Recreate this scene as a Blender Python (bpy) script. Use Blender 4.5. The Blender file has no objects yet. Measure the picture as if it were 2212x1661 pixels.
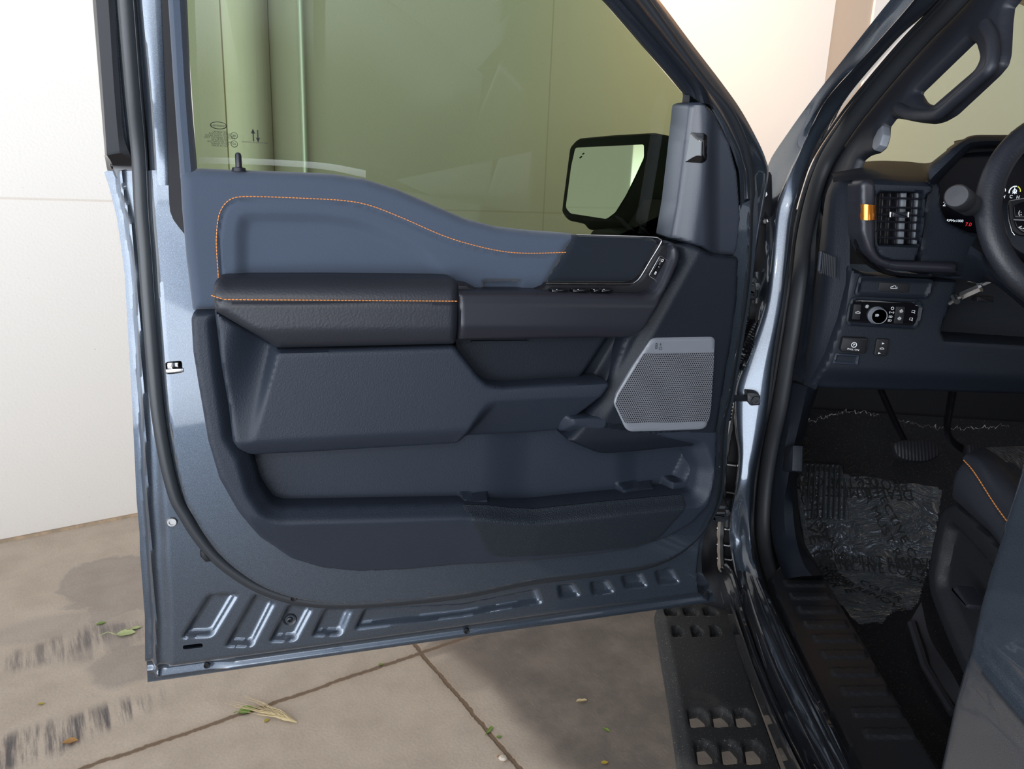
import bpy, bmesh, math, random
import numpy as np
from mathutils import Vector, Matrix
random.seed(7); np.random.seed(7)
sc = bpy.context.scene
COL = sc.collection
PI = math.pi
# ---------------------------------------------------------------- camera
FPX = 1560.0; CX, CY = 1106.0, 830.5
CAM = np.array([0.0, 0.0, 1.50])
def _cray(x, y):
    v = np.array([x-CX, -(y-CY), -FPX]); return v/np.linalg.norm(v)
_fw = _cray(1270, 434); _dn = _cray(860, 6900); _dn = _dn-_fw*(_dn@_fw); _dn /= np.linalg.norm(_dn)
_up = -_dn; _rt = np.cross(_fw, _up)
RW = np.array([_rt, _fw, _up])                 # camera axes -> world (X right, Y truck forward, Z up)
cd = bpy.data.cameras.new('camera'); cam = bpy.data.objects.new('camera', cd); COL.objects.link(cam)
cd.sensor_width = 36.0; cd.sensor_fit = 'HORIZONTAL'; cd.lens = 36.0*FPX/2212.0
cd.clip_start = 0.02; cd.clip_end = 200
M = Matrix([list(r) for r in RW]).to_4x4(); M.translation = Vector(CAM); cam.matrix_world = M
sc.camera = cam
# ---------------------------------------------------------------- view, world, lights
sc.view_settings.view_transform = 'Standard'; sc.view_settings.look = 'None'
sc.view_settings.gamma = 1.0; sc.view_settings.exposure = 0.48
sc.view_settings.use_curve_mapping = False
wd = bpy.data.worlds.new('world'); sc.world = wd; wd.use_nodes = True
nt = wd.node_tree; nt.nodes.clear()
def _wn(t): return nt.nodes.new(t)
tc = _wn('ShaderNodeTexCoord'); out = _wn('ShaderNodeOutputWorld'); bg = _wn('ShaderNodeBackground')
sep = _wn('ShaderNodeSeparateXYZ'); nt.links.new(tc.outputs['Generated'], sep.inputs[0])
rmp = _wn('ShaderNodeValToRGB'); nt.links.new(sep.outputs['Z'], rmp.inputs[0])
mr = _wn('ShaderNodeMapRange'); mr.inputs['From Min'].default_value = -1; mr.inputs['From Max'].default_value = 1
nt.links.new(sep.outputs['Z'], mr.inputs['Value']); nt.links.new(mr.outputs[0], rmp.inputs[0])
cr_ = rmp.color_ramp
cr_.elements[0].position = 0.31; cr_.elements[0].color = (0.20, 0.165, 0.13, 1)
cr_.elements[1].position = 0.54; cr_.elements[1].color = (1.75, 1.68, 1.56, 1)
e = cr_.elements.new(0.375); e.color = (3.4, 3.7, 4.1, 1)
e = cr_.elements.new(0.51); e.color = (3.4, 3.7, 4.1, 1)
e = cr_.elements.new(0.68); e.color = (1.20, 1.32, 1.52, 1)
e = cr_.elements.new(0.92); e.color = (0.28, 0.31, 0.36, 1)
dt = _wn('ShaderNodeVectorMath'); dt.operation = 'DOT_PRODUCT'
nt.links.new(tc.outputs['Generated'], dt.inputs[0]); dt.inputs[1].default_value = (-0.35, -0.94, 0.0)
m2 = _wn('ShaderNodeMapRange'); m2.inputs['From Min'].default_value = 0.15; m2.inputs['From Max'].default_value = 0.9
m2.inputs['To Min'].default_value = 0.08; m2.inputs['To Max'].default_value = 1.75
nt.links.new(dt.outputs['Value'], m2.inputs['Value'])
nt.links.new(rmp.outputs[0], bg.inputs['Color']); nt.links.new(m2.outputs[0], bg.inputs['Strength'])
nt.links.new(bg.outputs[0], out.inputs[0])
def light(name, kind, loc, energy, color, size=0.1, target=None):
    l = bpy.data.lights.new(name, kind); l.energy = energy; l.color = color
    if kind == 'AREA': l.size = size
    elif kind in ('POINT', 'SPOT'): l.shadow_soft_size = size
    o = bpy.data.objects.new(name, l); COL.objects.link(o); o.location = loc
    if target is not None:
        o.rotation_euler = (Vector(target)-Vector(loc)).to_track_quat('-Z', 'Y').to_euler()
    return o
# the camera's own flash, above the lens
light('camera_flash', 'POINT', (CAM[0]-0.02, CAM[1]-0.03, CAM[2]+0.16), 8.0, (1.0, 0.97, 0.94), 0.02)
# warm ceiling lamps of the covered bay
light('ceiling_lamp', 'AREA', (1.2, 3.9, 3.45), 42, (1.0, 0.64, 0.38), 0.6, (2.6, 7.0, 2.0))
# ---------------------------------------------------------------- helpers: rays and frames
def WD(px, py): return RW @ _cray(px, py)
def PX(px, py, X):
    d = WD(px, py); return CAM+d*((X-CAM[0])/d[0])
def PT(px, py, X0, z0=1.34, k=0.24):           # body side with tumblehome above z0
    p = PX(px, py, X0)
    if p[2] <= z0: return p
    d = WD(px, py); t = (X0-CAM[0]+k*(CAM[2]-z0))/(d[0]-k*d[2]); return CAM+d*t
def PY(px, py, Y):
    d = WD(px, py); return CAM+d*((Y-CAM[1])/d[1])
def PZ(px, py, Z):
    d = WD(px, py); return CAM+d*((Z-CAM[2])/d[2])
class Fr:
    def __init__(s, o, U, V, W=None):
        s.o = np.array(o, float); s.U = np.array(U, float)/np.linalg.norm(U)
        V = np.array(V, float); V = V-s.U*(V@s.U); s.V = V/np.linalg.norm(V); s.W = np.cross(s.U, s.V)
    def hit(s, px, py, w=0.0):
        d = WD(px, py); p0 = s.o+s.W*w; return CAM+d*(((p0-CAM)@s.W)/(d@s.W))
    def uv1(s, px, py, w=0.0):
        q = s.hit(px, py, w)-s.o; return np.array([q@s.U, q@s.V])
    def uv(s, pts, w=0.0): return np.array([s.uv1(p[0], p[1], w) for p in pts])
    def wp(s, u, v, w=0.0): return s.o+s.U*u+s.V*v+s.W*w
    def wps(s, uvs, w):
        uvs = np.asarray(uvs); w = np.broadcast_to(np.asarray(w, float), (len(uvs),))
        return s.o+uvs[:, :1]*s.U+uvs[:, 1:2]*s.V+w[:, None]*s.W
ZB = 0.64
_b0 = PZ(319, 1471, ZB); _b1 = PZ(1545, 1297, ZB)
DF = Fr(_b0, _b1-_b0, (0, 0, 1))               # door frame: u to hinge, v up, w towards the cabin side
VBELT = DF.uv1(430, 372, 0.10)[1]
TILT = 0.26
DU = Fr(DF.wp(0, VBELT, 0), DF.U, DF.V+DF.W*TILT)   # leaning upper frame of the door
def D(px, py, w):
    p = DF.hit(px, py, w)
    return p
def DP(px, py, w):
    p = DF.hit(px, py, w)
    if (p-DF.o)@DF.V <= VBELT: return p
    return DU.hit(px, py, w*math.cos(math.atan(TILT)))
# ---------------------------------------------------------------- helpers: curves and meshes
def cr(pts, n, closed=False):
    P = np.asarray(pts, float)
    if len(P) < 3 and not closed:
        t = np.linspace(0, 1, n)[:, None]; return P[0]*(1-t)+P[-1]*t
    if closed: Q = np.vstack([P[-1], P, P[0], P[1]]); m = len(P)
    else: Q = np.vstack([2*P[0]-P[1], P, 2*P[-1]-P[-2]]); m = len(P)-1
    k = 12; o = []
    for i in range(m):
        a, b, c, d = Q[i], Q[i+1], Q[i+2], Q[i+3]
        for j in range(k):
            t = j/k; o.append(0.5*((2*b)+(-a+c)*t+(2*a-5*b+4*c-d)*t*t+(-a+3*b-3*c+d)*t**3))
    if not closed: o.append(P[-1])
    o = np.array(o)
    if closed: o = np.vstack([o, o[0]])
    s = np.r_[0, np.cumsum(np.linalg.norm(np.diff(o, axis=0), axis=1))]
    tt = np.linspace(0, s[-1], n+1)[:-1] if closed else np.linspace(0, s[-1], n)
    return np.stack([np.interp(tt, s, o[:, i]) for i in range(o.shape[1])], 1)
def fil(pts, r, n=5):                          # polygon with rounded corners; r one number or one per corner
    P = np.asarray(pts, float); m = len(P); o = []
    for i in range(m):
        a, b, c = P[i-1], P[i], P[(i+1) % m]; ri = r[i] if hasattr(r, '__len__') else r
        d1 = a-b; d2 = c-b; l1 = np.linalg.norm(d1); l2 = np.linalg.norm(d2)
        t = min(ri, l1*0.48, l2*0.48)
        if t <= 1e-9: o.append(b); continue
        p = b+d1/l1*t; q = b+d2/l2*t
        for j in range(n+1):
            s = j/n; o.append(p*(1-s)**2+b*2*s*(1-s)+q*s*s)
    return np.array(o)
def sdf(P, poly):                              # >0 inside, distance to the outline, nearest outline point
    A = np.asarray(poly, float); B = np.roll(A, -1, 0)
    best = np.full(len(P), 1e9); near = np.zeros_like(P); ins = np.zeros(len(P), bool)
    for a, b in zip(A, B):
        e = b-a; L = e@e
        if L < 1e-16: continue
        t = np.clip(((P-a)@e)/L, 0, 1); q = a+t[:, None]*e; d = np.hypot(*(P-q).T)
        m = d < best; best[m] = d[m]; near[m] = q[m]
        c = ((a[1] > P[:, 1]) != (b[1] > P[:, 1]))
        with np.errstate(divide='ignore', invalid='ignore'):
            x = a[0]+(P[:, 1]-a[1])*(e[0]/(e[1] if e[1] else 1e-12))
        ins ^= c & (P[:, 0] < x)
    return np.where(ins, best, -best), near
def ss(x, a, b):
    t = np.clip((x-a)/(b-a), 0, 1); return t*t*(3-2*t)
def linedist(P, a, b):                         # signed: >0 on the left of a->b
    a = np.asarray(a); b = np.asarray(b); e = (b-a)/np.linalg.norm(b-a); r = P-a
    return e[0]*r[:, 1]-e[1]*r[:, 0]
def segdist(P, pts):
    best = np.full(len(P), 1e9)
    for a, b in zip(pts[:-1], pts[1:]):
        e = b-a; t = np.clip(((P-a)@e)/max(e@e, 1e-16), 0, 1); best = np.minimum(best, np.hypot(*(P-a-t[:, None]*e).T))
    return best
class MB:
    def __init__(s): s.v = []; s.f = []; s.m = []; s.uv = []; s.n = 0
    def add(s, V, F, mat=0, uv=None):
        V = np.asarray(V, float).reshape(-1, 3)
        s.v.append(V); s.f += [tuple(int(i)+s.n for i in f) for f in F]; s.m += [mat]*len(F)
        s.uv.append(np.asarray(uv, float) if uv is not None else V[:, :2]); s.n += len(V); return s
    def build(s, name, mats, parent=None, org=(0, 0, 0), sharp=38, smooth=True):
        me = bpy.data.meshes.new(name); V = np.vstack(s.v)-np.array(org)
        me.from_pydata(V.tolist(), [], s.f)
        for m in mats: me.materials.append(m)
        me.polygons.foreach_set('material_index', s.m)
        me.polygons.foreach_set('use_smooth', [smooth]*len(s.f))
        ul = me.uv_layers.new(name='uv'); UV = np.vstack(s.uv)
        li = np.empty(len(me.loops), int); me.loops.foreach_get('vertex_index', li)
        ul.data.foreach_set('uv', UV[li].ravel())
        me.validate(); me.update()
        bm = bmesh.new(); bm.from_mesh(me); bmesh.ops.recalc_face_normals(bm, faces=bm.faces); bm.to_mesh(me); bm.free()
        if smooth: me.set_sharp_from_angle(angle=math.radians(sharp))
        o = bpy.data.objects.new(name, me); COL.objects.link(o)
        if parent is not None: o.parent = parent
        return o
def relief(mb, fr, poly, w, step=0.004, fn=None, r=0.004, holes=(), skirt=0.01, mat=0, ispx=True, hr=None):
    pl = fr.uv(poly, w) if ispx else np.asarray(poly)
    hs = [fr.uv(h, w) if ispx else np.asarray(h) for h in holes]
    lo = pl.min(0)-step; hi = pl.max(0)+step
    nx = int((hi[0]-lo[0])/step)+2; ny = int((hi[1]-lo[1])/step)+2
    gu, gv = np.meshgrid(lo[0]+np.arange(nx)*step, lo[1]+np.arange(ny)*step); P = np.stack([gu.ravel(), gv.ravel()], 1)
    d, near = sdf(P, pl); isout = np.ones(len(P), bool)
    for h in hs:
        dh, nh = sdf(P, h); dh = -dh; m = dh < d; d = np.where(m, dh, d); near[m] = nh[m]; isout &= ~m
    idx = np.arange(nx*ny).reshape(ny, nx)
    q = np.stack([idx[:-1, :-1], idx[:-1, 1:], idx[1:, 1:], idx[1:, :-1]], -1).reshape(-1, 4)
    mean = d[q].mean(1); q = q[mean > 0]
    used = np.unique(q); mp = -np.ones(nx*ny, int); mp[used] = np.arange(len(used)); q = mp[q]
    P = P[used]; d = d[used]; near = near[used]
    from_e = {}
    e = np.vstack([q[:, [0, 1]], q[:, [1, 2]], q[:, [2, 3]], q[:, [3, 0]]])
    key = np.sort(e, 1); _, inv, cnt = np.unique(key, axis=0, return_inverse=True, return_counts=True)
    be = e[cnt[inv.ravel()] == 1]; bv = np.unique(be)
    P[bv] = near[bv]; d[bv] = 0
    d = np.maximum(d, 0)
    h = np.full(len(P), float(w))
    if fn is not None: h = h+fn(P, d)
    if r > 0: h = h-(r-np.sqrt(np.maximum(r*r-(r-np.minimum(d, r))**2, 0)))
    V = fr.wps(P, h); F = q.tolist(); uv = P
    if skirt > 0:
        b2 = {int(v): len(P)+i for i, v in enumerate(bv)}
        V2 = fr.wps(P[bv], h[bv]-skirt); V = np.vstack([V, V2]); uv = np.vstack([P, P[bv]])
        F += [[int(b), int(a), b2[int(a)], b2[int(b)]] for a, b in be]
    mb.add(V, F, mat, uv); return mb
def strip(mb, polys, n=60, mat=0, smooth=True, mats=None):
    R = [cr(p, n) if smooth else lin(p, n) for p in polys]
    for k in range(len(R)-1):
        a, b = R[k], R[k+1]; V = np.vstack([a, b])
        F = [(i, i+1, n+i+1, n+i) for i in range(n-1)]
        mb.add(V, F, mats[k] if mats else mat, np.vstack([np.c_[np.arange(n)/n, np.zeros(n)], np.c_[np.arange(n)/n, np.ones(n)]]))
    return mb
def loft(mb, rows, n=40, mat=0, m=None):      # one smooth sheet through all rows
    R = np.array([cr(p, n) for p in rows])
    if m:
        R = np.stack([cr(R[:, j], m) for j in range(n)], 1)
    k = len(R); V = R.reshape(-1, 3)
    F = [(a*n+i, a*n+i+1, (a+1)*n+i+1, (a+1)*n+i) for a in range(k-1) for i in range(n-1)]
    ug, vg = np.meshgrid(np.linspace(0, 1, n), np.linspace(0, 1, k))
    mb.add(V, F, mat, np.stack([ug.ravel(), vg.ravel()], 1)); return mb
def lin(pts, n):
    P = np.asarray(pts, float); s = np.r_[0, np.cumsum(np.linalg.norm(np.diff(P, axis=0), axis=1))]
    t = np.linspace(0, s[-1], n); return np.stack([np.interp(t, s, P[:, i]) for i in range(3)], 1)
def tube(mb, pts, r, n=10, mat=0, closed=False, flat=1.0, up=None, caps=True):
    P = np.asarray(pts, float); m = len(P)
    T = np.roll(P, -1, 0)-np.roll(P, 1, 0) if closed else np.gradient(P, axis=0)
    T /= np.linalg.norm(T, axis=1)[:, None]+1e-12
    R = np.broadcast_to(np.asarray(r, float), (m,)); V = []
    ref = np.array(up if up is not None else (0.13, 0.21, 0.97)); nrm = ref-T[0]*(ref@T[0]); nrm /= np.linalg.norm(nrm)
    for i in range(m):
        if up is not None: nrm = np.array(up, float)
        nrm = nrm-T[i]*(nrm@T[i]); nrm /= np.linalg.norm(nrm); b = np.cross(T[i], nrm)
        for k in range(n):
            a = 2*PI*k/n; V.append(P[i]+R[i]*(math.cos(a)*nrm*flat+math.sin(a)*b))
    F = []
    for i in range(m if closed else m-1):
        j = (i+1) % m
        for k in range(n):
            l = (k+1) % n; F.append((i*n+k, i*n+l, j*n+l, j*n+k))
    if not closed and caps: F += [tuple(range(n-1, -1, -1)), tuple((m-1)*n+k for k in range(n))]
    mb.add(V, F, mat); return mb
def prism(mb, fr, poly, w0, w1, mat=0, ispx=True, bev=0.0, shrink=None):
    P = fr.uv(poly, w1) if ispx else np.asarray(poly, float); n = len(P); rings = []
    area = 0.5*np.sum(P[:, 0]*np.roll(P[:, 1], -1)-np.roll(P[:, 0], -1)*P[:, 1])
    if area < 0: P = P[::-1]
    def inset(Q, d):
        o = []
        for i in range(n):
            a, b, c = Q[i-1], Q[i], Q[(i+1) % n]; e1 = (b-a)/max(np.linalg.norm(b-a), 1e-9); e2 = (c-b)/max(np.linalg.norm(c-b), 1e-9)
            n1 = np.array([-e1[1], e1[0]]); n2 = np.array([-e2[1], e2[0]]); s = n1+n2; L = s@s
            o.append(b+s*(2*d/max(L, 0.8)))
        return np.array(o)
    rings.append((P, w0))
    if bev > 0:
        rings += [(P, w1-bev), (inset(P, bev*0.3), w1-bev*0.3), (inset(P, bev), w1)]
    else: rings.append((P, w1))
    V = np.vstack([fr.wps(p, w) for p, w in rings]); F = []
    for k in range(len(rings)-1):
        for i in range(n): j = (i+1) % n; F.append((k*n+i, k*n+j, (k+1)*n+j, (k+1)*n+i))
    F.append(tuple((len(rings)-1)*n+i for i in range(n))); F.append(tuple(range(n-1, -1, -1)))
    mb.add(V, F, mat, np.vstack([p for p, w in rings])); return mb
def box(mb, c, s, mat=0, rot=None):
    V = np.array([[x, y, z] for x in (-.5, .5) for y in (-.5, .5) for z in (-.5, .5)])*np.array(s)
    if rot is not None: V = V@np.array(rot).T
    mb.add(V+np.array(c), [(0, 1, 3, 2), (4, 6, 7, 5), (0, 4, 5, 1), (2, 3, 7, 6), (0, 2, 6, 4), (1, 5, 7, 3)], mat); return mb
def lathe(mb, c, axis, prof, n=24, mat=0):     # prof: list of (radius, height along axis)
    ax = np.array(axis, float); ax /= np.linalg.norm(ax); t = np.array([0, 0, 1.0]) if abs(ax[2]) < .9 else np.array([1.0, 0, 0])
    e1 = np.cross(ax, t); e1 /= np.linalg.norm(e1); e2 = np.cross(ax, e1); V = []
    for r, h in prof:
        for k in range(n): a = 2*PI*k/n; V.append(np.array(c)+ax*h+r*(math.cos(a)*e1+math.sin(a)*e2))
    F = [(i*n+k, i*n+(k+1) % n, (i+1)*n+(k+1) % n, (i+1)*n+k) for i in range(len(prof)-1) for k in range(n)]
    if prof[0][0] > 1e-6: F.append(tuple(range(n-1, -1, -1)))
    if prof[-1][0] > 1e-6: F.append(tuple((len(prof)-1)*n+k for k in range(n)))
    mb.add(V, F, mat); return mb
def text(mb, fr, s, u, v, w, size, ang=0.0, mat=0, sx=1.0, align='CENTER', hf=None, thick=0.0002):
    cu = bpy.data.curves.new('t', 'FONT'); cu.body = s; cu.size = size; cu.align_x = align; cu.align_y = 'CENTER'
    cu.resolution_u = 3; o = bpy.data.objects.new('t', cu); COL.objects.link(o)
    me = bpy.data.meshes.new_from_object(o.evaluated_get(bpy.context.evaluated_depsgraph_get()))
    if len(me.vertices):
        V = np.array([x.co[:] for x in me.vertices]); F = [tuple(p.vertices) for p in me.polygons]
        c, q = math.cos(ang), math.sin(ang); x = V[:, 0]*sx; y = V[:, 1]
        uv = np.stack([u+x*c-y*q, v+x*q+y*c], 1)
        ww = (hf(uv) if hf else 0)+w
        mb.add(fr.wps(uv, ww), F, mat)
    bpy.data.objects.remove(o); bpy.data.meshes.remove(me); bpy.data.curves.remove(cu); return mb
def ell(c, rx, ry, n=20): return [(c[0]+rx*math.cos(2*PI*i/n), c[1]+ry*math.sin(2*PI*i/n)) for i in range(n)]
def thing(o, label, cat, group=None, kind=None):
    o['label'] = label; o['category'] = cat
    if group: o['group'] = group
    if kind: o['kind'] = kind
    return o
# ---------------------------------------------------------------- materials
class Mt:
    def __init__(s, name):
        s.m = bpy.data.materials.new(name); s.m.use_nodes = True; s.t = s.m.node_tree
        s.b = s.t.nodes['Principled BSDF']; s.o = s.t.nodes['Material Output']
    def n(s, t, props=None, **inp):
        x = s.t.nodes.new('ShaderNode'+t)
        for k, v in (props or {}).items(): setattr(x, k, v)
        for k, v in inp.items():
            k = k.replace('_', ' ')
            sk = x.inputs[int(k[1:])] if k[0] == 'i' and k[1:].isdigit() else x.inputs[k]
            if isinstance(v, bpy.types.NodeSocket): s.t.links.new(v, sk)
            else: sk.default_value = v
        return x
    def set(s, **kw):
        for k, v in kw.items():
            k = k.replace('_', ' '); sk = s.b.inputs[k]
            if isinstance(v, bpy.types.NodeSocket): s.t.links.new(v, sk)
            else: sk.default_value = (*v, 1) if isinstance(v, tuple) and len(v) == 3 and sk.type == 'RGBA' else v
        return s
    def math(s, op, a, b=0.0, c=0.0):
        x = s.t.nodes.new('ShaderNodeMath'); x.operation = op
        for i, v in enumerate((a, b, c)):
            if isinstance(v, bpy.types.NodeSocket): s.t.links.new(v, x.inputs[i])
            else: x.inputs[i].default_value = v
        return x.outputs[0]
    def mix(s, f, a, b):
        x = s.t.nodes.new('ShaderNodeMix'); x.data_type = 'RGBA'
        for i, v in ((0, f), (6, a), (7, b)):
            if isinstance(v, bpy.types.NodeSocket): s.t.links.new(v, x.inputs[i])
            else: x.inputs[i].default_value = (*v, 1) if isinstance(v, tuple) and len(v) == 3 else v
        return x.outputs[2]
    def rng(s, v, a, b, c=0.0, d=1.0, smooth=True):
        x = s.n('MapRange', {'interpolation_type': 'SMOOTHSTEP' if smooth else 'LINEAR'}, From_Min=a, From_Max=b, To_Min=c, To_Max=d); s.t.links.new(v, x.inputs[0]); return x.outputs[0]
    def noise(s, scale, detail=3.0, vec=None, rough=0.5, dist=0.0):
        x = s.n('TexNoise', Scale=scale, Detail=detail, Roughness=rough, Distortion=dist)
        s.t.links.new(vec if vec is not None else s.obj(), x.inputs['Vector']); return x.outputs['Fac']
    def obj(s): return s.n('TexCoord').outputs['Object']
    def uvc(s): return s.n('UVMap', {'uv_map': 'uv'}).outputs[0]
    def bump(s, h, strength=0.3, dist=0.001, to=True):
        x = s.n('Bump', Strength=strength, Distance=dist); s.t.links.new(h, x.inputs['Height'])
        if to: s.t.links.new(x.outputs[0], s.b.inputs['Normal'])
        return x.outputs[0]
def plastic(name, col, rough=0.5, grain=900, gs=0.25, spec=0.5, sheen=0.0, coat=0.0):
    m = Mt(name); m.set(Base_Color=col, Roughness=rough, Specular_IOR_Level=spec)
    if sheen: m.set(Sheen_Weight=sheen, Sheen_Roughness=0.5)
    if coat: m.set(Coat_Weight=coat, Coat_Roughness=0.05)
    n = m.noise(grain, 2.0)
    if gs: m.bump(n, gs, 0.0006)
    c = m.mix(m.noise(9, 3.0), tuple(x*0.92 for x in col), tuple(x*1.08 for x in col)); m.set(Base_Color=c)
    return m.m
def paint(name, col, flake=1.0):
    m = Mt(name); f = m.noise(1400, 1.0)
    c = m.mix(m.rng(f, 0.45, 0.75), col, tuple(min(1, x*2.2) for x in col))
    m.set(Base_Color=c, Metallic=0.70, Roughness=0.34, Coat_Weight=1.0, Coat_Roughness=0.04, Coat_IOR=1.5); return m.m
MAT = {}
MAT['paint'] = paint('grey_metallic_paint', (0.050, 0.064, 0.085))
MAT['trim'] = plastic('upper_trim_fabric', (0.040, 0.054, 0.080), 0.75, 700, 0.6, 0.2, 0.2)
MAT['plastic'] = plastic('grained_trim_plastic', (0.015, 0.020, 0.030), 0.50, 420, 0.8, 0.28)
MAT['plastic2'] = plastic('dark_trim_plastic', (0.0060, 0.0086, 0.0140), 0.52, 420, 0.7, 0.25)
MAT['leather'] = plastic('armrest_leather', (0.014, 0.0155, 0.021), 0.42, 300, 0.6, 0.35)
MAT['leather2'] = plastic('seat_leather', (0.012, 0.014, 0.020), 0.5, 380, 0.4, 0.4)
MAT['cab'] = plastic('cab_dark_plastic', (0.0085, 0.0095, 0.012), 0.5, 420, 0.6, 0.28)
MAT['sail'] = plastic('corner_trim_plastic', (0.022, 0.027, 0.038), 0.38, 600, 0.25, 0.5)
MAT['restpad'] = plastic('foot_rest_plastic', (0.030, 0.035, 0.040), 0.5, 400, 0.3, 0.4)
MAT['rocker'] = paint('shaded_sill_paint', (0.022, 0.025, 0.031))  # darker copy of the truck paint, the sill's shade put into its colour
MAT['suede'] = plastic('suede_insert', (0.008, 0.011, 0.016), 0.95, 160, 0.4, 0.1, 0.15)
MAT['satin'] = plastic('satin_dark_plastic', (0.014, 0.0145, 0.020), 0.34, 900, 0.15, 0.35)
MAT['gloss'] = plastic('gloss_black', (0.004, 0.004, 0.005), 0.06, 10, 0.0, 0.5)
MAT['black'] = plastic('matt_black', (0.006, 0.006, 0.008), 0.6, 500, 0.2, 0.3)
MAT['rubber'] = plastic('rubber_seal', (0.014, 0.017, 0.021), 0.42, 300, 0.15, 0.5)
MAT['rubber2'] = plastic('soft_rubber_seal', (0.020, 0.022, 0.026), 0.55, 300, 0.2, 0.4)
MAT['silver'] = plastic('satin_silver', (0.14, 0.152, 0.172), 0.34, 900, 0.1, 0.5)
m = Mt('chrome'); m.set(Base_Color=(0.50, 0.50, 0.51), Metallic=1.0, Roughness=0.22); MAT['chrome'] = m.m
m = Mt('steel'); m.set(Base_Color=(0.42, 0.42, 0.42), Metallic=1.0, Roughness=0.35); m.bump(m.noise(60), 0.3); MAT['steel'] = m.m
m = Mt('galvanised_steel'); m.set(Base_Color=(0.80, 0.86, 0.86), Metallic=0.35, Roughness=0.42); MAT['galv'] = m.m
m = Mt('orange_thread'); m.set(Base_Color=(0.55, 0.20, 0.045), Roughness=0.6); MAT['thread'] = m.m
m = Mt('orange_metallic_trim'); m.set(Base_Color=(0.80, 0.27, 0.03), Metallic=0.8, Roughness=0.25, Coat_Weight=0.5); MAT['orange'] = m.m
m = Mt('white_print'); m.set(Base_Color=(0.75, 0.76, 0.78), Roughness=0.5); MAT['print'] = m.m
m = Mt('black_print'); m.set(Base_Color=(0.004, 0.005, 0.005), Roughness=0.6); MAT['ink'] = m.m
def emis(name, col, st):
    m = Mt(name); m.set(Base_Color=(0, 0, 0), Emission_Color=(*col, 1), Emission_Strength=st); return m.m
MAT['lit'] = emis('lit_display_white', (0.8, 0.9, 1.0), 0.8); MAT['litred'] = emis('lit_display_red', (1.0, 0.03, 0.04), 0.6)
MAT['litor'] = emis('lit_orange', (1.0, 0.12, 0.02), 1.0); MAT['lityel'] = emis('lit_yellow', (0.9, 0.9, 0.1), 0.6)
MAT['litblue'] = emis('lit_display_blue', (0.2, 0.4, 1.0), 0.9)
m = Mt('instrument_display')
_u = m.n('SeparateXYZ', i0=m.uvc())
m.set(Base_Color=(0.003, 0.003, 0.005), Roughness=0.3, Specular_IOR_Level=0.05, Emission_Color=(0.010, 0.03, 0.22, 1),
      Emission_Strength=m.rng(_u.outputs['Y'], -0.045, 0.02, 0.12, 0.0))
MAT['display'] = m.m
def glass(name, col, refl=1.0):
    m = Mt(name); m.t.nodes.remove(m.b)
    tr = m.n('BsdfTransparent', Color=(*col, 1)); gl = m.n('BsdfGlossy', Roughness=0.0)
    lw = m.n('Fresnel', IOR=1.45); mx = m.n('MixShader', i0=m.math('MULTIPLY', lw.outputs[0], refl), i1=tr.outputs[0], i2=gl.outputs[0])
    m.t.links.new(mx.outputs[0], m.o.inputs[0]); return m.m
MAT['glass'] = glass('tinted_door_glass', (0.235, 0.285, 0.175), 0.8)
MAT['ws'] = glass('windshield_glass', (0.84, 0.86, 0.62), 0.3)
m = Mt('mirror_glass'); m.set(Base_Color=(0.70, 0.71, 0.70), Metallic=1.0, Roughness=0.02); MAT['mirror'] = m.m
# speaker mesh
m = Mt('perforated_metal'); sx = m.n('SeparateXYZ', i0=m.uvc())
P_ = 0.0041
a = m.math('DIVIDE', sx.outputs['X'], P_); b = m.math('DIVIDE', sx.outputs['Y'], P_*1.732)
def _dot(ox):
    fx = m.math('SUBTRACT', m.math('FRACT', m.math('ADD', a, ox)), 0.5); fy = m.math('MULTIPLY', m.math('SUBTRACT', m.math('FRACT', m.math('ADD', b, ox)), 0.5), 1.732)
    return m.math('SQRT', m.math('ADD', m.math('MULTIPLY', fx, fx), m.math('MULTIPLY', fy, fy)))
dd = m.math('MINIMUM', _dot(0.0), _dot(0.5)); msk = m.rng(dd, 0.27, 0.35)
m.set(Base_Color=m.mix(msk, (0.006, 0.006, 0.008), (0.17, 0.178, 0.20)), Metallic=m.math('MULTIPLY', msk, 0.35), Roughness=0.35); m.bump(msk, 0.6, 0.001)
MAT['perf'] = m.m
m = Mt('dimpled_pocket_mat'); vz = m.n('TexVoronoi', Scale=420.0); m.t.links.new(m.uvc(), vz.inputs['Vector'])
m.set(Base_Color=(0.010, 0.014, 0.020), Roughness=0.5, Specular_IOR_Level=0.3); m.bump(m.rng(vz.outputs['Distance'], 0.1, 0.5), 0.5, 0.0012); MAT['dimple'] = m.m
m = Mt('ribbed_rubber'); sx = m.n('SeparateXYZ', i0=m.uvc()); w_ = m.math('SINE', m.math('MULTIPLY', sx.outputs['X'], 900.0))
m.set(Base_Color=(0.007, 0.007, 0.009), Roughness=0.5, Specular_IOR_Level=0.3); m.bump(w_, 0.35, 0.001); MAT['ribbed'] = m.m
m = Mt('white_fibre'); m.set(Base_Color=(0.30, 0.28, 0.29), Roughness=0.8); MAT['film_edge'] = m.m
# carpet
m = Mt('black_carpet'); n1 = m.noise(700, 3.0); n2 = m.noise(6, 4.0)
sp = m.rng(m.noise(480, 0.0), 0.74, 0.80)
m.set(Base_Color=m.mix(sp, m.mix(n2, (0.012, 0.012, 0.014), (0.026, 0.026, 0.029)), (0.12, 0.12, 0.12)), Roughness=0.95, Specular_IOR_Level=0.2); m.bump(n1, 0.8, 0.004); MAT['carpet'] = m.m
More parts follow.
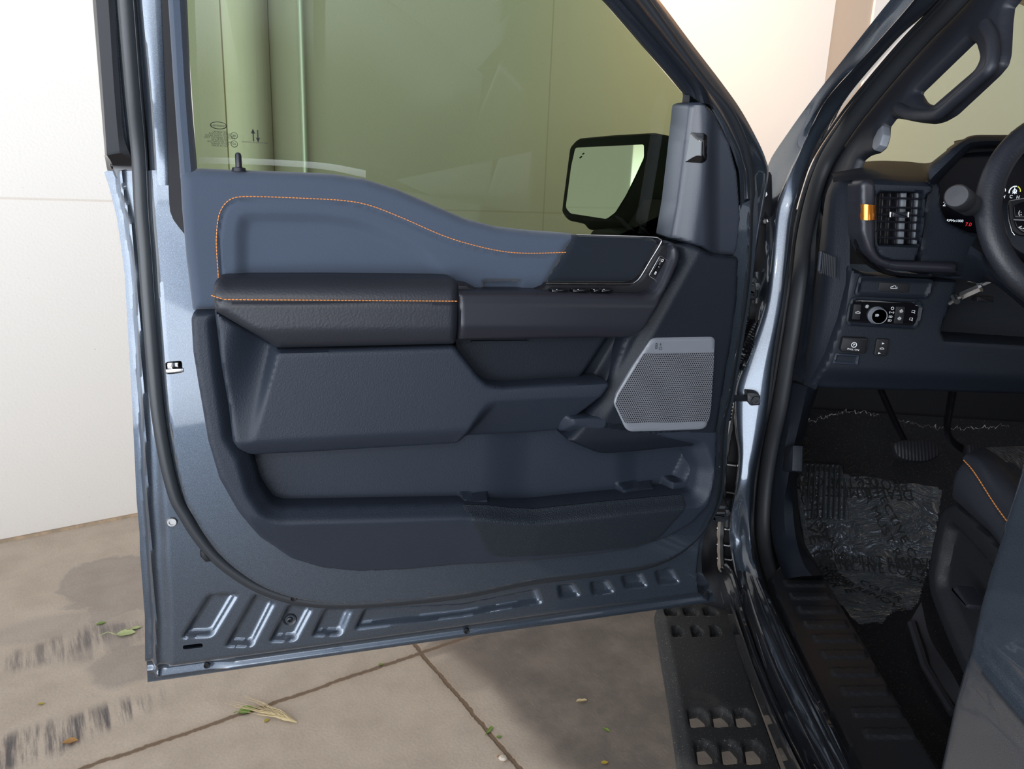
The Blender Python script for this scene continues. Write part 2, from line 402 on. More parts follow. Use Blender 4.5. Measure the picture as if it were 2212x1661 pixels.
# dusty step pad
m = Mt('dusty_step_plastic'); sp = m.rng(m.noise(330, 0.0), 0.73, 0.78); du = m.rng(m.noise(7, 5.0), 0.55, 0.75, 0.0, 0.35)
m.set(Base_Color=m.mix(m.math('MAXIMUM', sp, du), (0.014, 0.015, 0.016), (0.12, 0.11, 0.10)), Roughness=0.7); m.bump(m.noise(500, 2.0), 0.5, 0.0015); MAT['step'] = m.m
m = Mt('scuffed_sill_plastic'); sc_ = m.n('TexNoise', Scale=30.0, Detail=6.0, Roughness=0.7); mp_ = m.n('Mapping', i0=m.obj()); mp_.inputs['Scale'].default_value = (1.5, 6, 1); m.t.links.new(mp_.outputs[0], sc_.inputs['Vector'])
m.set(Base_Color=m.mix(m.rng(sc_.outputs['Fac'], 0.60, 0.78, 0, 0.35), (0.015, 0.016, 0.019), (0.11, 0.11, 0.11)), Roughness=0.45); m.bump(m.noise(400), 0.3); MAT['sill'] = m.m
# patterned seat fabric
m = Mt('seat_fabric'); mp_ = m.n('Mapping', i0=m.obj()); mp_.inputs['Scale'].default_value = (420, 60, 60)
n1 = m.n('TexNoise', Scale=1.0, Detail=2.0, i0=mp_.outputs[0]); m.set(Base_Color=m.mix(m.rng(n1.outputs['Fac'], 0.5, 0.6), (0.012, 0.012, 0.014), (0.16, 0.16, 0.16)), Roughness=0.8); MAT['fabric'] = m.m
# clear crumpled film
m = Mt('clear_plastic_film'); m.t.nodes.remove(m.b)
mp_ = m.n('Mapping', i0=m.obj()); mp_.inputs['Scale'].default_value = (1, 2.4, 1); mp_.inputs['Rotation'].default_value = (0, 0, 0.5)
n1 = m.n('TexNoise', Scale=5.0, Detail=3.0, Roughness=0.5, Distortion=2.0, i0=mp_.outputs[0]); bp = m.n('Bump', Strength=1.0, Distance=0.045, Height=n1.outputs['Fac'])
tr = m.n('BsdfTransparent', Color=(0.97, 0.98, 1.0, 1)); gl = m.n('BsdfGlossy', Roughness=0.16, Color=(0.85, 0.92, 1.0, 1), Normal=bp.outputs[0])
lw = m.n('LayerWeight', Blend=0.25, Normal=bp.outputs[0]); mx = m.n('MixShader', i0=m.math('ADD', m.math('MULTIPLY', lw.outputs['Fresnel'], 0.45), 0.045), i1=tr.outputs[0], i2=gl.outputs[0])
mx = m.n('MixShader', i0=0.05, i1=mx.outputs[0], i2=m.n('BsdfDiffuse', Color=(0.6, 0.7, 0.8, 1)).outputs[0]); m.t.links.new(mx.outputs[0], m.o.inputs[0]); MAT['film'] = m.m
# leaves and debris
def leafmat(name, c):
    m = Mt(name); m.set(Base_Color=m.mix(m.noise(60), tuple(x*0.6 for x in c), c), Roughness=0.6); return m.m
MAT['leafg'] = leafmat('green_leaf', (0.22, 0.36, 0.06)); MAT['leafy'] = leafmat('yellow_leaf', (0.55, 0.42, 0.05))
MAT['leafp'] = leafmat('pale_green_leaf', (0.55, 0.62, 0.28)); MAT['straw'] = leafmat('dry_straw', (0.75, 0.60, 0.33)); MAT['leafo'] = leafmat('brown_leaf', (0.50, 0.26, 0.08))
MAT['pebble'] = leafmat('pale_pebble', (0.70, 0.62, 0.52))
# ================================================================ the truck
ORG = (0.60, 0.90, 0.0)
truck = bpy.data.objects.new('pickup_truck', None); COL.objects.link(truck); truck.location = ORG
thing(truck, 'dark grey metallic pickup truck with its front driver door standing wide open', 'truck')
def part(mb, name, mats, parent=None, label=None, **k):
    o = mb.build(name, [MAT[x] for x in mats], parent or truck, ORG, **k)
    if label: o['label'] = label
    return o
# ---------------------------------------------------------------- door shell (painted)
OUT = [(319,1471),(318,1313),(308,1180),(307,1137),(301,1070),(297,980),(291.5,863),(282.5,706),(276,587),(270.6,545),(260,471),(250,430),(243,402),(232,370),
       (520,372),(800,420),(1000,495),(1240,520),(1400,524),(1480,480),(1560,440),(1628,410),(1629,470),(1622,560),(1613,640),(1601,720),(1588,800),(1577,862),(1568,905),(1563,960),(1560,1015),(1553,1072),(1540,1118),(1529,1150),(1521,1205),(1523,1243),(1532,1270),(1546,1297)]
GAS = [(300,330),(306,450),(314,545),(319,620),(325,700),(333,800),(343,900),(360,1000),(380,1075),(400,1112),(427,1155),(468,1204),(522,1246),(576,1274),(644,1294),(725,1302),(834,1298),(997,1281),
       (1140,1253),(1266,1237),(1361,1225),(1409,1214),(1456,1193),(1504,1153),(1529,1112),(1545,1068),(1551,1013),(1553,950),(1558,900),(1568,860),(1579,798),(1592,715),(1604,635),(1612,549),(1615,450),(1619,400)]
GUP = [(1619,411),(1613,355),(1598,299),(1568,239),(1523,187),(1486,138),(1434,67),(1389,4),(1340,-62)]
GL = [(268,-70),(272,0),(288,200),(300,330)]
gas_uv = DF.uv(GAS, 0.055)
gas_pts = cr(np.vstack([gas_uv]), 260)
gas_poly = gas_pts
EMB = [[(450,1282),(515,1280),(460,1372),(391,1376)], [(550,1280),(595,1298),(546,1394),(485,1394)], [(623,1303),(676,1311),(639,1382),(580,1384)],
       [(700,1313),(761,1313),(737,1370),(672,1372)], [(786,1313),(1000,1302),(1159,1270),(1171,1301),(1000,1330),(765,1358)],
       [(1203,1262),(1236,1259),(1254,1285),(1209,1292)], [(1273,1255),(1311,1251),(1327,1278),(1279,1285)],
       [(1339,1243),(1384,1235),(1399,1266),(1349,1270)], [(1412,1232),(1450,1225),(1469,1257),(1421,1262)]]
EMBU = [fil(DF.uv(p, 0.045), 0.008) for p in EMB]
BOTA, BOTB = DF.uv([(319,1471), (1545,1297)], 0)
OUTD = DF.uv([(200,-300),(240,300)]+[(243,402),(260,471),(270.6,545),(276,587),(282.5,706),(291.5,863),(297,980),(301,1070),(307,1137),(308,1180),(318,1313),(319,1471),(1546,1297),(1532,1270),(1500,1243),(1498,1205),(1505,1150),(1525,1118),(1560,1050),(1630,950),(1900,500),(1900,-300)], 0.0)
def shell_fn(P, d):
    d, _ = sdf(P, OUTD); d = np.maximum(d, 0)
    dg, _ = sdf(P, gas_poly)
    db = linedist(P, BOTA, BOTB)               # height above the bottom hem
    h = 0.002 + 0.024*ss(d, 0.008, 0.022) + 0.004*ss(db, 0.016, 0.022)*(1-ss(db, 0.026, 0.032)) + 0.022*ss(db, 0.036, 0.060)
    lf = 1-ss(P[:, 0], 0.10, 0.16)
    h = h - 0.010*lf*ss(d, 0.014, 0.026)*(1-ss(d, 0.030, 0.048))
    for q in EMBU:
        de, _ = sdf(P, q); h = h - 0.011*ss(de, -0.002, 0.009)
    h = h - 0.004*ss(linedist(P, *DF.uv([(420,1272), (530,1255)], 0.045)), 0.0, 0.006)*ss(-dg, 0, 0.01)*ss(P[:, 0], 0.09, 0.115)*(P[:, 0] < .4)*0
    h = h + 0.048*ss(dg, 0.006, 0.024)
    return h
mb = MB()
slot = fil(DF.uv([(395,1392),(438,1387),(439,1396),(396,1401)], 0.045), 0.003, 3)
latch = fil(DF.uv([(358,780),(394,777),(396,803),(360,807)], 0.09), 0.003, 3)
OUTUV = np.array([DF.uv1(x, y, 0.036 if (x > 1515 and y < 1262) else 0.0) for x, y in OUT])
relief(mb, DF, OUTUV, 0.0, 0.0032, shell_fn, 0.0, [slot, latch, DF.uv([(490,700),(505,900),(535,1010),(600,1125),(1460,1105),(1510,1000),(1530,700),(1450,600),(600,620)], 0.09)], 0.004, ispx=False)
# outer skin and hem
prism(mb, DF, OUTUV, -0.045, -0.004, ispx=False, bev=0.004)
tube(mb, [DF.hit(x, y, -0.002) for x, y in [(318,1400),(319,1471),(900,1388),(1545,1297)]], 0.0022, 6)
door = part(mb, 'front_door', ['paint'], label='open front door shell in grey metallic paint')
def DPs(pts, w): return [DP(x, y, w) for x, y in pts]
def dpart(mb, name, mats, label=None, **k): return part(mb, name, mats, door, label, **k)
# window frame of the door: rear post strips
mb = MB()
a = DPs([(196,-60),(200,0),(216,200),(227,338)], 0.0); b = DPs([(203,-60),(207,0),(222,200),(231,338)], 0.012)
c = DPs([(229,-60),(234,0),(247,200),(258,325),(262,345)], 0.012); d = DPs([(240,-60),(245,0),(259,200),(266,290),(285,345)], 0.008)
strip(mb, [a, b], 30, 0); strip(mb, [b, c, d], 30, 1)
e = DPs([(242,-60),(247,0),(262,200),(272,300),(296,400)], -0.012); f = DPs([(249,-60),(254,0),(270,200),(284,300),(300,400)], 0.02)
g = DPs([(262,-60),(266,0),(283,200),(294,300),(303,400)], 0.03)
strip(mb, [d, e], 30, 0); strip(mb, [e, f, g], 30, 2)
dpart(mb, 'rear_post_applique', ['gloss', 'rubber2', 'paint'], 'dark textured strip on the rear window post')
mb = MB()
k0 = DPs([(222,335),(226,338),(232,368),(243,396)], 0.008); k1 = DPs([(231,336),(240,350),(250,376),(262,404)], 0.030); k2 = DPs([(262,330),(285,350),(294,385),(296,435)], 0.038)
strip(mb, [k0, k1, k2], 24); lathe(mb, DP(250, 358, 0.014), DF.W, [(0.0, 0.016), (0.004, 0.014), (0.0065, 0.010), (0.007, 0.0)], 16)
dpart(mb, 'belt_end_cap', ['gloss'], 'gloss black end cap with a screw')
# bright painted post between seal and window trim, carried down to the panel
mb = MB()
p0 = DPs([(292,-60),(297,0),(314,200),(322,330),(325,400)], 0.055); p1 = DPs([(300,-60),(305,0),(323,200),(332,330),(335,400)], 0.088)
p2 = DPs([(306,-60),(311,0),(330,200),(340,330),(343,400)], 0.096); p3 = DPs([(344,-60),(349,0),(358,200),(366,330),(368,400)], 0.096)
p4 = DPs([(348,-60),(353,0),(362,200),(370,330),(372,400)], 0.085)
# front diagonal and nose of the window frame
q0 = DPs([(1375,-60),(1424,0),(1495,95),(1560,180),(1602,240),(1640,310),(1656,350),(1660,378),(1646,470),(1630,560)], 0.0)
q1 = DPs([(1365,-60),(1412,0),(1483,95),(1550,182),(1592,243),(1630,313),(1647,352),(1652,380),(1640,470),(1628,560)], 0.020)
q2 = DPs([(1345,-60),(1393,0),(1465,95),(1531,180),(1574,240),(1610,310),(1622,352),(1628,380),(1628,470),(1621,560)], 0.035)
q3 = DPs([(1328,-60),(1375,0),(1448,95),(1512,180),(1556,240),(1590,310),(1603,352),(1608,380),(1610,470),(1607,560)], 0.088)
q4 = DPs([(1318,-60),(1368,0),(1440,95),(1500,180),(1540,240),(1575,310),(1590,352),(1597,380),(1600,470),(1600,560)], 0.095)
loft(mb, [q0, q1, q2, q3, q4], 60, m=18)
# outer face of the frame, so the door has its thickness
o0 = DPs([(1375,-60),(1424,0),(1495,95),(1560,180),(1602,240),(1640,310),(1656,350),(1660,378),(1646,470),(1630,560)], -0.004)
o1 = DPs([(1240,-60),(1300,0),(1390,103),(1440,160),(1475,203),(1470,260),(1462,320),(1455,380),(1446,470),(1436,560)], -0.004)
strip(mb, [o0, o1], 40)
dpart(mb, 'window_frame', ['paint']); mb = MB(); loft(mb, [p0, p1, p2, p3, p4], 40, m=16)
o2 = DPs([(200,-60),(204,0),(220,200),(232,338),(250,420)], -0.004); o3 = DPs([(396,-60),(400,0),(410,200),(424,345),(428,420)], -0.004)
strip(mb, [o2, o3], 20)
dpart(mb, 'window_frame', ['paint'])
mb = MB(); prism(mb, DU, fil([(190,-58),(1388,-58),(1330,-128),(1290,-140),(230,-120),(186,-105)], 12), 0.0, 0.09, bev=0.01); dpart(mb, 'window_frame_header', ['paint'])
# black channel and pillar trim beside the glass
mb = MB(); c0 = DPs([(344,-60),(349,0),(358,200),(363,330),(365,430),(372,470),(398,505)], 0.0985); c1 = DPs([(360,-60),(365,0),(378,200),(386,330),(392,430),(396,480),(399,505)], 0.0985)
strip(mb, [c0, c1], 30); dpart(mb, 'window_channel', ['black'])
mb = MB(); t0 = DPs([(357,-60),(362,0),(375,200),(384,330),(387,385)], 0.088); t1 = DPs([(362,-60),(367,0),(380,200),(390,330),(394,385)], 0.115)
t2 = DPs([(385,-60),(390,0),(402,200),(412,330),(416,385)], 0.118); t3 = DPs([(397,-60),(402,0),(411,200),(422,345),(425,385)], 0.104); t4 = DPs([(399,-60),(404,0),(413,200),(425,350),(427,385)], 0.055)
loft(mb, [t0, t1, t2, t3, t4], 30, m=14); dpart(mb, 'rear_post_trim', ['trim'])
mb = MB()
s0 = DPs([(1240,-60),(1300,0),(1390,103),(1440,160),(1470,196),(1480,205)], 0.045); s1 = DPs([(1246,-60),(1307,0),(1396,100),(1447,158),(1476,192),(1484,203)], 0.080)
s2 = DPs([(1285,-60),(1338,0),(1420,95),(1466,150),(1494,188),(1503,215)], 0.084); s3 = DPs([(1305,-60),(1355,0),(1432,92),(1480,150),(1506,186),(1514,222)], 0.112)
s4 = DPs([(1322,-60),(1372,0),(1446,92),(1498,158),(1522,190),(1532,226)], 0.108); s5 = DPs([(1326,-60),(1377,0),(1450,92),(1502,158),(1528,196),(1545,240)], 0.090)
loft(mb, [s0, s1, s2, s3, s4, s5], 50, m=22); dpart(mb, 'front_post_trim', ['plastic2'])
mb = MB(); strip(mb, [DPs([(1476,203),(1468,260),(1460,330),(1448,420),(1436,512)], 0.050), DPs([(1490,206),(1486,260),(1480,330),(1468,420),(1456,518)], 0.058)], 20)
dpart(mb, 'window_run_channel', ['black'])
# seal round the door
mb = MB(); path = [DP(x, y, 0.050) for x, y in GL[:-1]]+[DP(x, y, 0.050) for x, y in GAS[:-1]]+[DP(x, y, 0.050) for x, y in GUP]
path = cr(path, 420); tube(mb, path, 0.0105, 12, up=tuple(DF.W), flat=0.95)
path2 = cr([DP(x, y, 0.052) for x, y in [(282,-70),(287,0),(302,200),(313,330),(319,450),(326,545),(331,620),(336,700),(343,800),(352,900),(369,1000),(389,1075),(409,1112),(436,1152),(476,1198),(528,1238),(580,1265),(646,1284),(725,1292),(834,1289),(997,1272)]], 200)
tube(mb, path2, 0.0035, 8, mat=0)
dpart(mb, 'door_seal', ['rubber'], 'black rubber seal running round the door')
# ---------------------------------------------------------------- glass
mb = MB()
GLP = [(396,-70),(1232,-70),(1300,0),(1390,103),(1478,206),(1470,260),(1455,400),(1436,514)]
top = [DP(x, y, 0.045) for x, y in GLP]; bot = [DP(x, y, 0.045) for x, y in [(1250,520),(1100,505),(1000,480),(800,400),(640,385),(426,372)]]
V = np.array(top+bot); mb.add(V, [tuple(range(len(V)))]); dpart(mb, 'window_glass', ['glass'], 'green tinted door window', smooth=False)
mb = MB(); a_ = DPs([(430,339),(560,343),(700,352),(790,368)], 0.047); b_ = DPs([(428,353),(560,356),(700,366),(790,384)], 0.047)  # pale strip along the glass edge, a reflection painted on as a thin sheet
m = Mt('painted_reflection'); m.t.nodes.remove(m.b)
mx = m.n('MixShader', i0=0.20, i1=m.n('BsdfTransparent').outputs[0], i2=m.n('BsdfDiffuse', Color=(0.8, 0.85, 0.8, 1)).outputs[0]); m.t.links.new(mx.outputs[0], m.o.inputs[0]); MAT['glass_glare'] = m.m
strip(mb, [a_, b_], 20); dpart(mb, 'glass_edge_reflection_band', ['glass_glare'])
bpy.data.objects['glass_edge_reflection_band'].name = 'painted_glass_reflection'
mb = MB()
def dtext(s, px, py, size, sx=1.0, ang=0.0, w=0.0455, fr=DU, mat=0):
    fr_ = fr; h = fr_.uv1(px, py, w); text(mb, fr_, s, h[0], h[1], w, size, ang, mat, sx)
for i, s in enumerate(['LAMINATED', 'ACOUSTIC SHIELD', 'SOLAR SAFETY GLAZING', 'DOT 376 M6000 AS 2 LAMI', 'E6 43R 001583', 'AUTOMOTIVE GLASS', 'TRANSP 70 MIN', 'MADE IN USA']):
    dtext(s, 475, 285+i*4.3, 0.0036)
cc = DU.uv1(472, 271, 0.0455); tube(mb, [DU.wp(cc[0]+0.011*math.cos(t), cc[1]+0.0048*math.sin(t), 0.0455) for t in np.linspace(0, 2*PI, 25)[:-1]], 0.0005, 4, closed=True)
dtext('Laminated', 472, 271, 0.005)
for py in (293, 311):
    cc = DU.uv1(506, py, 0.0455); tube(mb, [DU.wp(cc[0]+0.0045*math.cos(t), cc[1]+0.0045*math.sin(t), 0.0455) for t in np.linspace(0, 2*PI, 17)[:-1]], 0.0004, 4, closed=True)
    dtext('E6', 506, py, 0.005)
for px, dn in ((547, 1), (557, -1)):
    u_, v_ = DU.uv1(px, 293, 0.0455)
    prism(mb, DU, [(u_-0.0009, v_-0.008), (u_+0.0009, v_-0.008), (u_+0.0009, v_+0.008), (u_-0.0009, v_+0.008)], 0.0453, 0.0457, ispx=False)
    prism(mb, DU, [(u_-0.003, v_+dn*0.003), (u_+0.003, v_+dn*0.003), (u_, v_+dn*0.010)], 0.0453, 0.0457, ispx=False)
dtext('WINDOW UP DOWN MAX', 551, 308, 0.003)
dpart(mb, 'glass_marking', ['ink'], 'small black etched glass markings and two arrows')
# mirror outside the glass
mb = MB(); MW = -0.20
HO = fil([(1244,298),(1320,291),(1408,286),(1454,295),(1478,300),(1470,498),(1266,497),(1258,484),(1221,476),(1209,458),(1212,433),(1227,317)], 8)
GLM = fil([(1243,319),(1391,312),(1391,340),(1374,377),(1352,422),(1329,459),(1310,473),(1232,461),(1222,448),(1234,358)], 5)
cm = DF.hit(1300, 395, -0.20); an_ = math.radians(56)
MF = Fr(cm, DF.U*math.cos(an_)+DF.W*math.sin(an_), (0, 0, 1))      # the mirror looks back along the truck's flank
prism(mb, MF, HO, -0.09, 0.0, bev=0.012)
mirror = MB(); prism(mirror, MF, GLM, -0.001, 0.002)
hou = dpart(mb, 'side_mirror_housing', ['black'], 'black side mirror seen through the door glass')
dpart(mirror, 'side_mirror_glass', ['mirror'], smooth=False)
mb = MB()
for s, e in (((1252,341),(1256,338)), ((1258,333),(1261,331))): tube(mb, [MF.hit(*s, 0.003), MF.hit(*e, 0.003)], 0.0014, 5)
dpart(mb, 'blind_spot_icon', ['ink'])
mb = MB(); prism(mb, DF, fil([(1436,430),(1500,430),(1500,520),(1330,520),(1340,505),(1410,495)], 4), -0.16, -0.03, bev=0.01)
dpart(mb, 'side_mirror_arm', ['black'])
# ---------------------------------------------------------------- door trim
UT = fil([(386,374),(400,366),(430,363),(520,367),(640,371),(720,375),(790,386),(860,408),(940,443),(1010,473),(1080,491),(1150,499),(1243,506),(1250,512),(1232,534),(1186,612),(1181,640),(1100,655),(414,674),(400,560),(390,450)], 4)
STI = [(474,640),(472,600),(468,540),(468,505),(472,470),(481,447),(497,431),(520,425),(570,425),(650,428),(740,433),(800,444),(870,471),(950,506),(1010,526),(1080,542),(1140,547),(1224,545)]
GRV = [(482,640),(480,600),(475,540),(475,505),(479,475),(487,453),(502,439),(522,433),(570,432),(650,435),(740,440),(800,452),(870,479),(950,514),(1010,534),(1080,549),(1140,554),(1222,552)]
WU = 0.125
grv_uv = cr(DF.uv(GRV, WU), 80); inn_uv = fil(DF.uv([(505,640),(503,500),(512,462),(540,452),(700,455),(790,470),(930,540),(1010,640)], WU), 0.03)
cup_uv = fil(DF.uv([(1040,602),(1130,601),(1130,660),(1036,660)], WU), 0.006)
def ut_fn(P, d):
    g = segdist(P, grv_uv); di, _ = sdf(P, inn_uv); dc, _ = sdf(P, cup_uv)
    return -0.0028*np.exp(-(g/0.0016)**2) - 0.010*ss(di, 0, 0.022) - 0.012*ss(dc, 0, 0.008)
mb = MB(); relief(mb, DF, UT, WU, 0.003, ut_fn, 0.016, skirt=0.03); dpart(mb, 'upper_door_trim', ['trim'], 'blue grey soft upper door trim')
def stitches(mb, pts3, pitch=0.0048, r=0.0008, off=None):
    L = np.sum(np.linalg.norm(np.diff(pts3, axis=0), axis=1)); n = int(L/pitch); q = cr(pts3, n+1)
    for i in range(n):
        a, b = q[i], q[i+1]; s = (b-a)
        tube(mb, [a+s*0.10, a+s*0.35, a+s*0.65, a+s*0.90], [r*0.6, r, r, r*0.6], 5)
mb = MB(); stitches(mb, np.array([D(x, y, WU+0.0006) for x, y in STI])); dpart(mb, 'trim_stitching', ['thread'], 'orange stitching across the upper trim')
mb = MB(); u_, v_ = DU.uv1(515, 361, 0.1); lathe(mb, DF.hit(516, 364, 0.115), (0, 0, 1), [(0.010, -0.004), (0.009, 0.001), (0.0045, 0.002), (0.0043, 0.018), (0.003, 0.021), (0, 0.022)], 16)
dpart(mb, 'door_lock_pin', ['satin'])
# suede insert, chrome line
SU = fil([(1240,508),(1300,509),(1408,513),(1424,524),(1386,592),(1373,606),(1356,612),(1181,612),(1232,532)], [4,1,5,4,6,6,6,2,2])
mb = MB(); relief(mb, DF, SU, 0.130, 0.004, lambda P, d: 0, 0.005, skirt=0.02); dpart(mb, 'suede_insert', ['suede'], 'black suede insert')
mb = MB(); tube(mb, cr([D(x, y, 0.150) for x, y in [(1179,612),(1260,613),(1355,613),(1372,609),(1384,597),(1405,562),(1428,524),(1424,516),(1409,512),(1330,509),(1245,507)]], 120), 0.0010, 8)
dpart(mb, 'chrome_trim_line', ['chrome'])
# armrest pad
AW = 0.190
AR = fil([(455,640),(462,610),(476,602),(700,601),(985,603),(998,612),(995,640),(992,750),(600,760),(550,727),(500,697),(464,676)], [8,8,10,2,10,8,2,6,4,2,2,6])
as_uv = DF.uv([(455,640),(476,647),(500,649.5),(990,652.5)], AW)
def ar_fn(P, d):
    g = segdist(P, as_uv+np.array([0, -0.0035])); vt = (P[:, 1]-np.interp(P[:, 0], as_uv[:, 0], as_uv[:, 1]))
    return -0.002*np.exp(-(g/0.0016)**2) - 0.018*ss(vt, 0.002, 0.045) - 0.016*ss(-vt, 0.035, 0.088)
mb = MB(); relief(mb, DF, AR, AW, 0.003, ar_fn, 0.016, skirt=0.07); dpart(mb, 'armrest_pad', ['leather'], 'black leather armrest pad')
mb = MB(); stitches(mb, np.array([D(x, y, AW+0.0004-(0.010 if x < 460 else 0.003 if x < 480 else 0)) for x, y in [(456,638),(466,641),(480,645),(500,647),(700,648.5),(988,650.5)]])); dpart(mb, 'armrest_stitching', ['thread'], 'orange stitching along the armrest')
mb = MB(); relief(mb, DF, fil([(985,610),(1008,611),(1040,628),(1040,640),(985,640)], 4), 0.150, 0.004, r=0.006, skirt=0.04); dpart(mb, 'armrest_hinge_cover', ['satin'])
# pull handle beam
PH = fil([(989,631),(1150,632),(1340,637),(1395,638),(1418,632),(1432,614),(1464,558),(1466,538),(1450,522),(1460,522),(1480,531),(1487,550),(1478,572),(1392,718),(1378,729),(1350,732),(1281,733),(993,740)],
         [5,1,5,8,8,8,8,6,3,6,6,8,8,10,10,6,1,4])
ph0 = DF.uv([(989,636),(1395,642)], 0.185)
def ph_fn(P, d):
    vt = np.interp(P[:, 0], ph0[:, 0], ph0[:, 1])-P[:, 1]
    du = P[:, 0]-DF.uv1(1395, 640, 0.185)[0]
    return -0.016*ss(vt, 0.045, 0.095) - 0.020*ss(P[:, 1], ph0[1, 1], ph0[1, 1]+0.10) - 0.004*(1-ss(vt, 0.0, 0.018))
mb = MB(); relief(mb, DF, PH, 0.185, 0.003, ph_fn, 0.008, skirt=0.075); dpart(mb, 'pull_handle', ['satin'], 'satin dark pull handle beam')
# switch housing
mb = MB()
SW = fil([(1148,640),(1156,628),(1180,619),(1184,614),(1358,613),(1376,607),(1389,596),(1427,528),(1442,524),(1456,540),(1450,560),(1412,628),(1396,640),(1340,644)], [4,4,2,1,5,5,5,4,4,5,6,6,6,4])
relief(mb, DF, SW, 0.148, 0.003, None, 0.004, skirt=0.05)
swh = dpart(mb, 'switch_panel', ['black'], 'black switch panel')
def minibtn(px, py, wpx, hpx, w, dz=0.004, mat='gloss', name='window_switch', ang=0.0, label=None, r=0.0015, bev=0.0012, fr=None, extra=None):
    fr = fr or DF; c = fr.uv1(px, py, w); s1 = fr.uv1(px+10, py, w)-c; k = np.linalg.norm(s1)/10; a, b = wpx*k/2, hpx*k/2
    q = np.array([(-a, -b), (a, -b), (a, b), (-a, b)]); q = fil(q, r, 3); ca, sa = math.cos(ang), math.sin(ang)
    q = np.stack([q[:, 0]*ca-q[:, 1]*sa, q[:, 0]*sa+q[:, 1]*ca], 1)+c
    mb = MB(); prism(mb, fr, q, w-0.004, w+dz, ispx=False, bev=bev)
    if extra: extra(mb, fr, c, w+dz+0.0002)
    return mb
for i, (x, wd_) in enumerate(((1204,34),(1250,34),(1284,14),(1306,24))):
    mb = minibtn(x, 626, wd_, 7, 0.160, 0.012); prism(mb, DF, DF.uv([(x-2,624.5),(x,624.5),(x,625.5),(x-2,625.5)], 0.1725), 0.172, 0.1724, 1, ispx=False)
    dpart(mb, 'window_switch', ['gloss', 'print'])
def lockx(mb, fr, c, w):
    for dx, dy in ((0.0065, 0.012), (-0.0045, -0.009)):
        text(mb, fr, '0' if dx > 0 else '8', c[0]+dx, c[1]+dy, w, 0.008, -0.45, 1)
    text(mb, fr, '-', c[0]+0.001, c[1]+0.002, w, 0.008, -0.45, 1)
mb = minibtn(1420, 578, 15, 41, 0.149, 0.003, ang=-0.50, r=0.003, extra=lockx)
rim = fil(np.array([(-0.0075, -0.019), (0.0075, -0.019), (0.0075, 0.019), (-0.0075, 0.019)]), 0.003, 3); c_ = DF.uv1(1420, 578, 0.15); ca, sa = math.cos(-0.5), math.sin(-0.5)
tube(mb, [DF.wp(c_[0]+x*ca-y*sa, c_[1]+x*sa+y*ca, 0.1515) for x, y in rim], 0.0006, 5, 2, closed=True)
dpart(mb, 'door_lock_switch', ['gloss', 'print', 'chrome'], 'door lock switch with white symbols')
# lower bolster
BO = fil([(461,668),(500,695),(560,725),(600,758),(985,748),(1039,817),(1059,832),(1092,837),(1182,831),(1314,825),(1322,832),(1302,860),(1262,912),(1226,953),(1180,957),(1063,963),(950,973),(800,981),(640,991),(540,996),(514,979),(502,957),(492,880),(477,794)], [4,2,2,3,8,8,8,4,2,4,4,4,6,5,2,2,2,2,2,10,8,6,2,2])
BW = 0.168
L1 = DF.uv([(601,757),(549,960)], BW); R1 = DF.uv([(1072,840),(990,975)], BW); vtop = DF.uv1(1150, 862, BW)[1]; vbot = DF.uv1(800, 950, BW)[1]
fold = DF.uv([(515,695),(560,850),(548,950)], BW)
def bo_fn(P, d):
    s = linedist(P, L1[1], L1[0])              # >0 to the left of the crease
    t = np.clip((P[:, 1]-L1[1][1])/(L1[0][1]-L1[1][1]), 0, 1.15)
    h = -0.034*t*ss(s, -0.002, 0.013)*(1-0.85*ss(s, 0.014, 0.075))
    s2 = linedist(P, R1[1], R1[0])             # >0 left of R1
    h = h - 0.68*np.clip(vtop-P[:, 1], 0, 0.2)*ss(-s2, -0.006, 0.02)
    h = h - 0.022*ss(vbot-P[:, 1], -0.012, 0.030)*ss(s2, -0.02, 0.01)
    return h
mb = MB(); relief(mb, DF, BO, BW, 0.003, bo_fn, 0.009, skirt=0.06); dpart(mb, 'lower_bolster', ['plastic'], 'grained plastic lower bolster')
# recess  behind the handle with a small lid
RC = [(975,700),(1400,700),(1340,780),(1300,870),(1060,870),(1000,800)]
rcl = DF.uv([(1302,735),(1238,832)], 0.115); rcl2 = DF.uv([(1348,735),(1290,832)], 0.115)
def rc_fn(P, d):
    s = linedist(P, rcl[1], rcl[0]); return -0.022*ss(-s, -0.004, 0.012) + 0.024*ss(-linedist(P, rcl2[1], rcl2[0]), -0.01, 0.006)
mb = MB(); relief(mb, DF, RC, 0.124, 0.004, rc_fn, 0.0, skirt=0.02); dpart(mb, 'grip_recess', ['plastic2'])
mb = MB(); relief(mb, DF, fil([(985,741),(1163,740),(1157,760),(1124,806),(1108,815),(1046,818),(985,818)], [2,6,4,6,6,3,2]), 0.1215, 0.004, r=0.0018, skirt=0.004)
prism(mb, DF, [(1018,737),(1140,736),(1140,740),(1018,741)], 0.11, 0.130); dpart(mb, 'recess_lid', ['plastic2'])
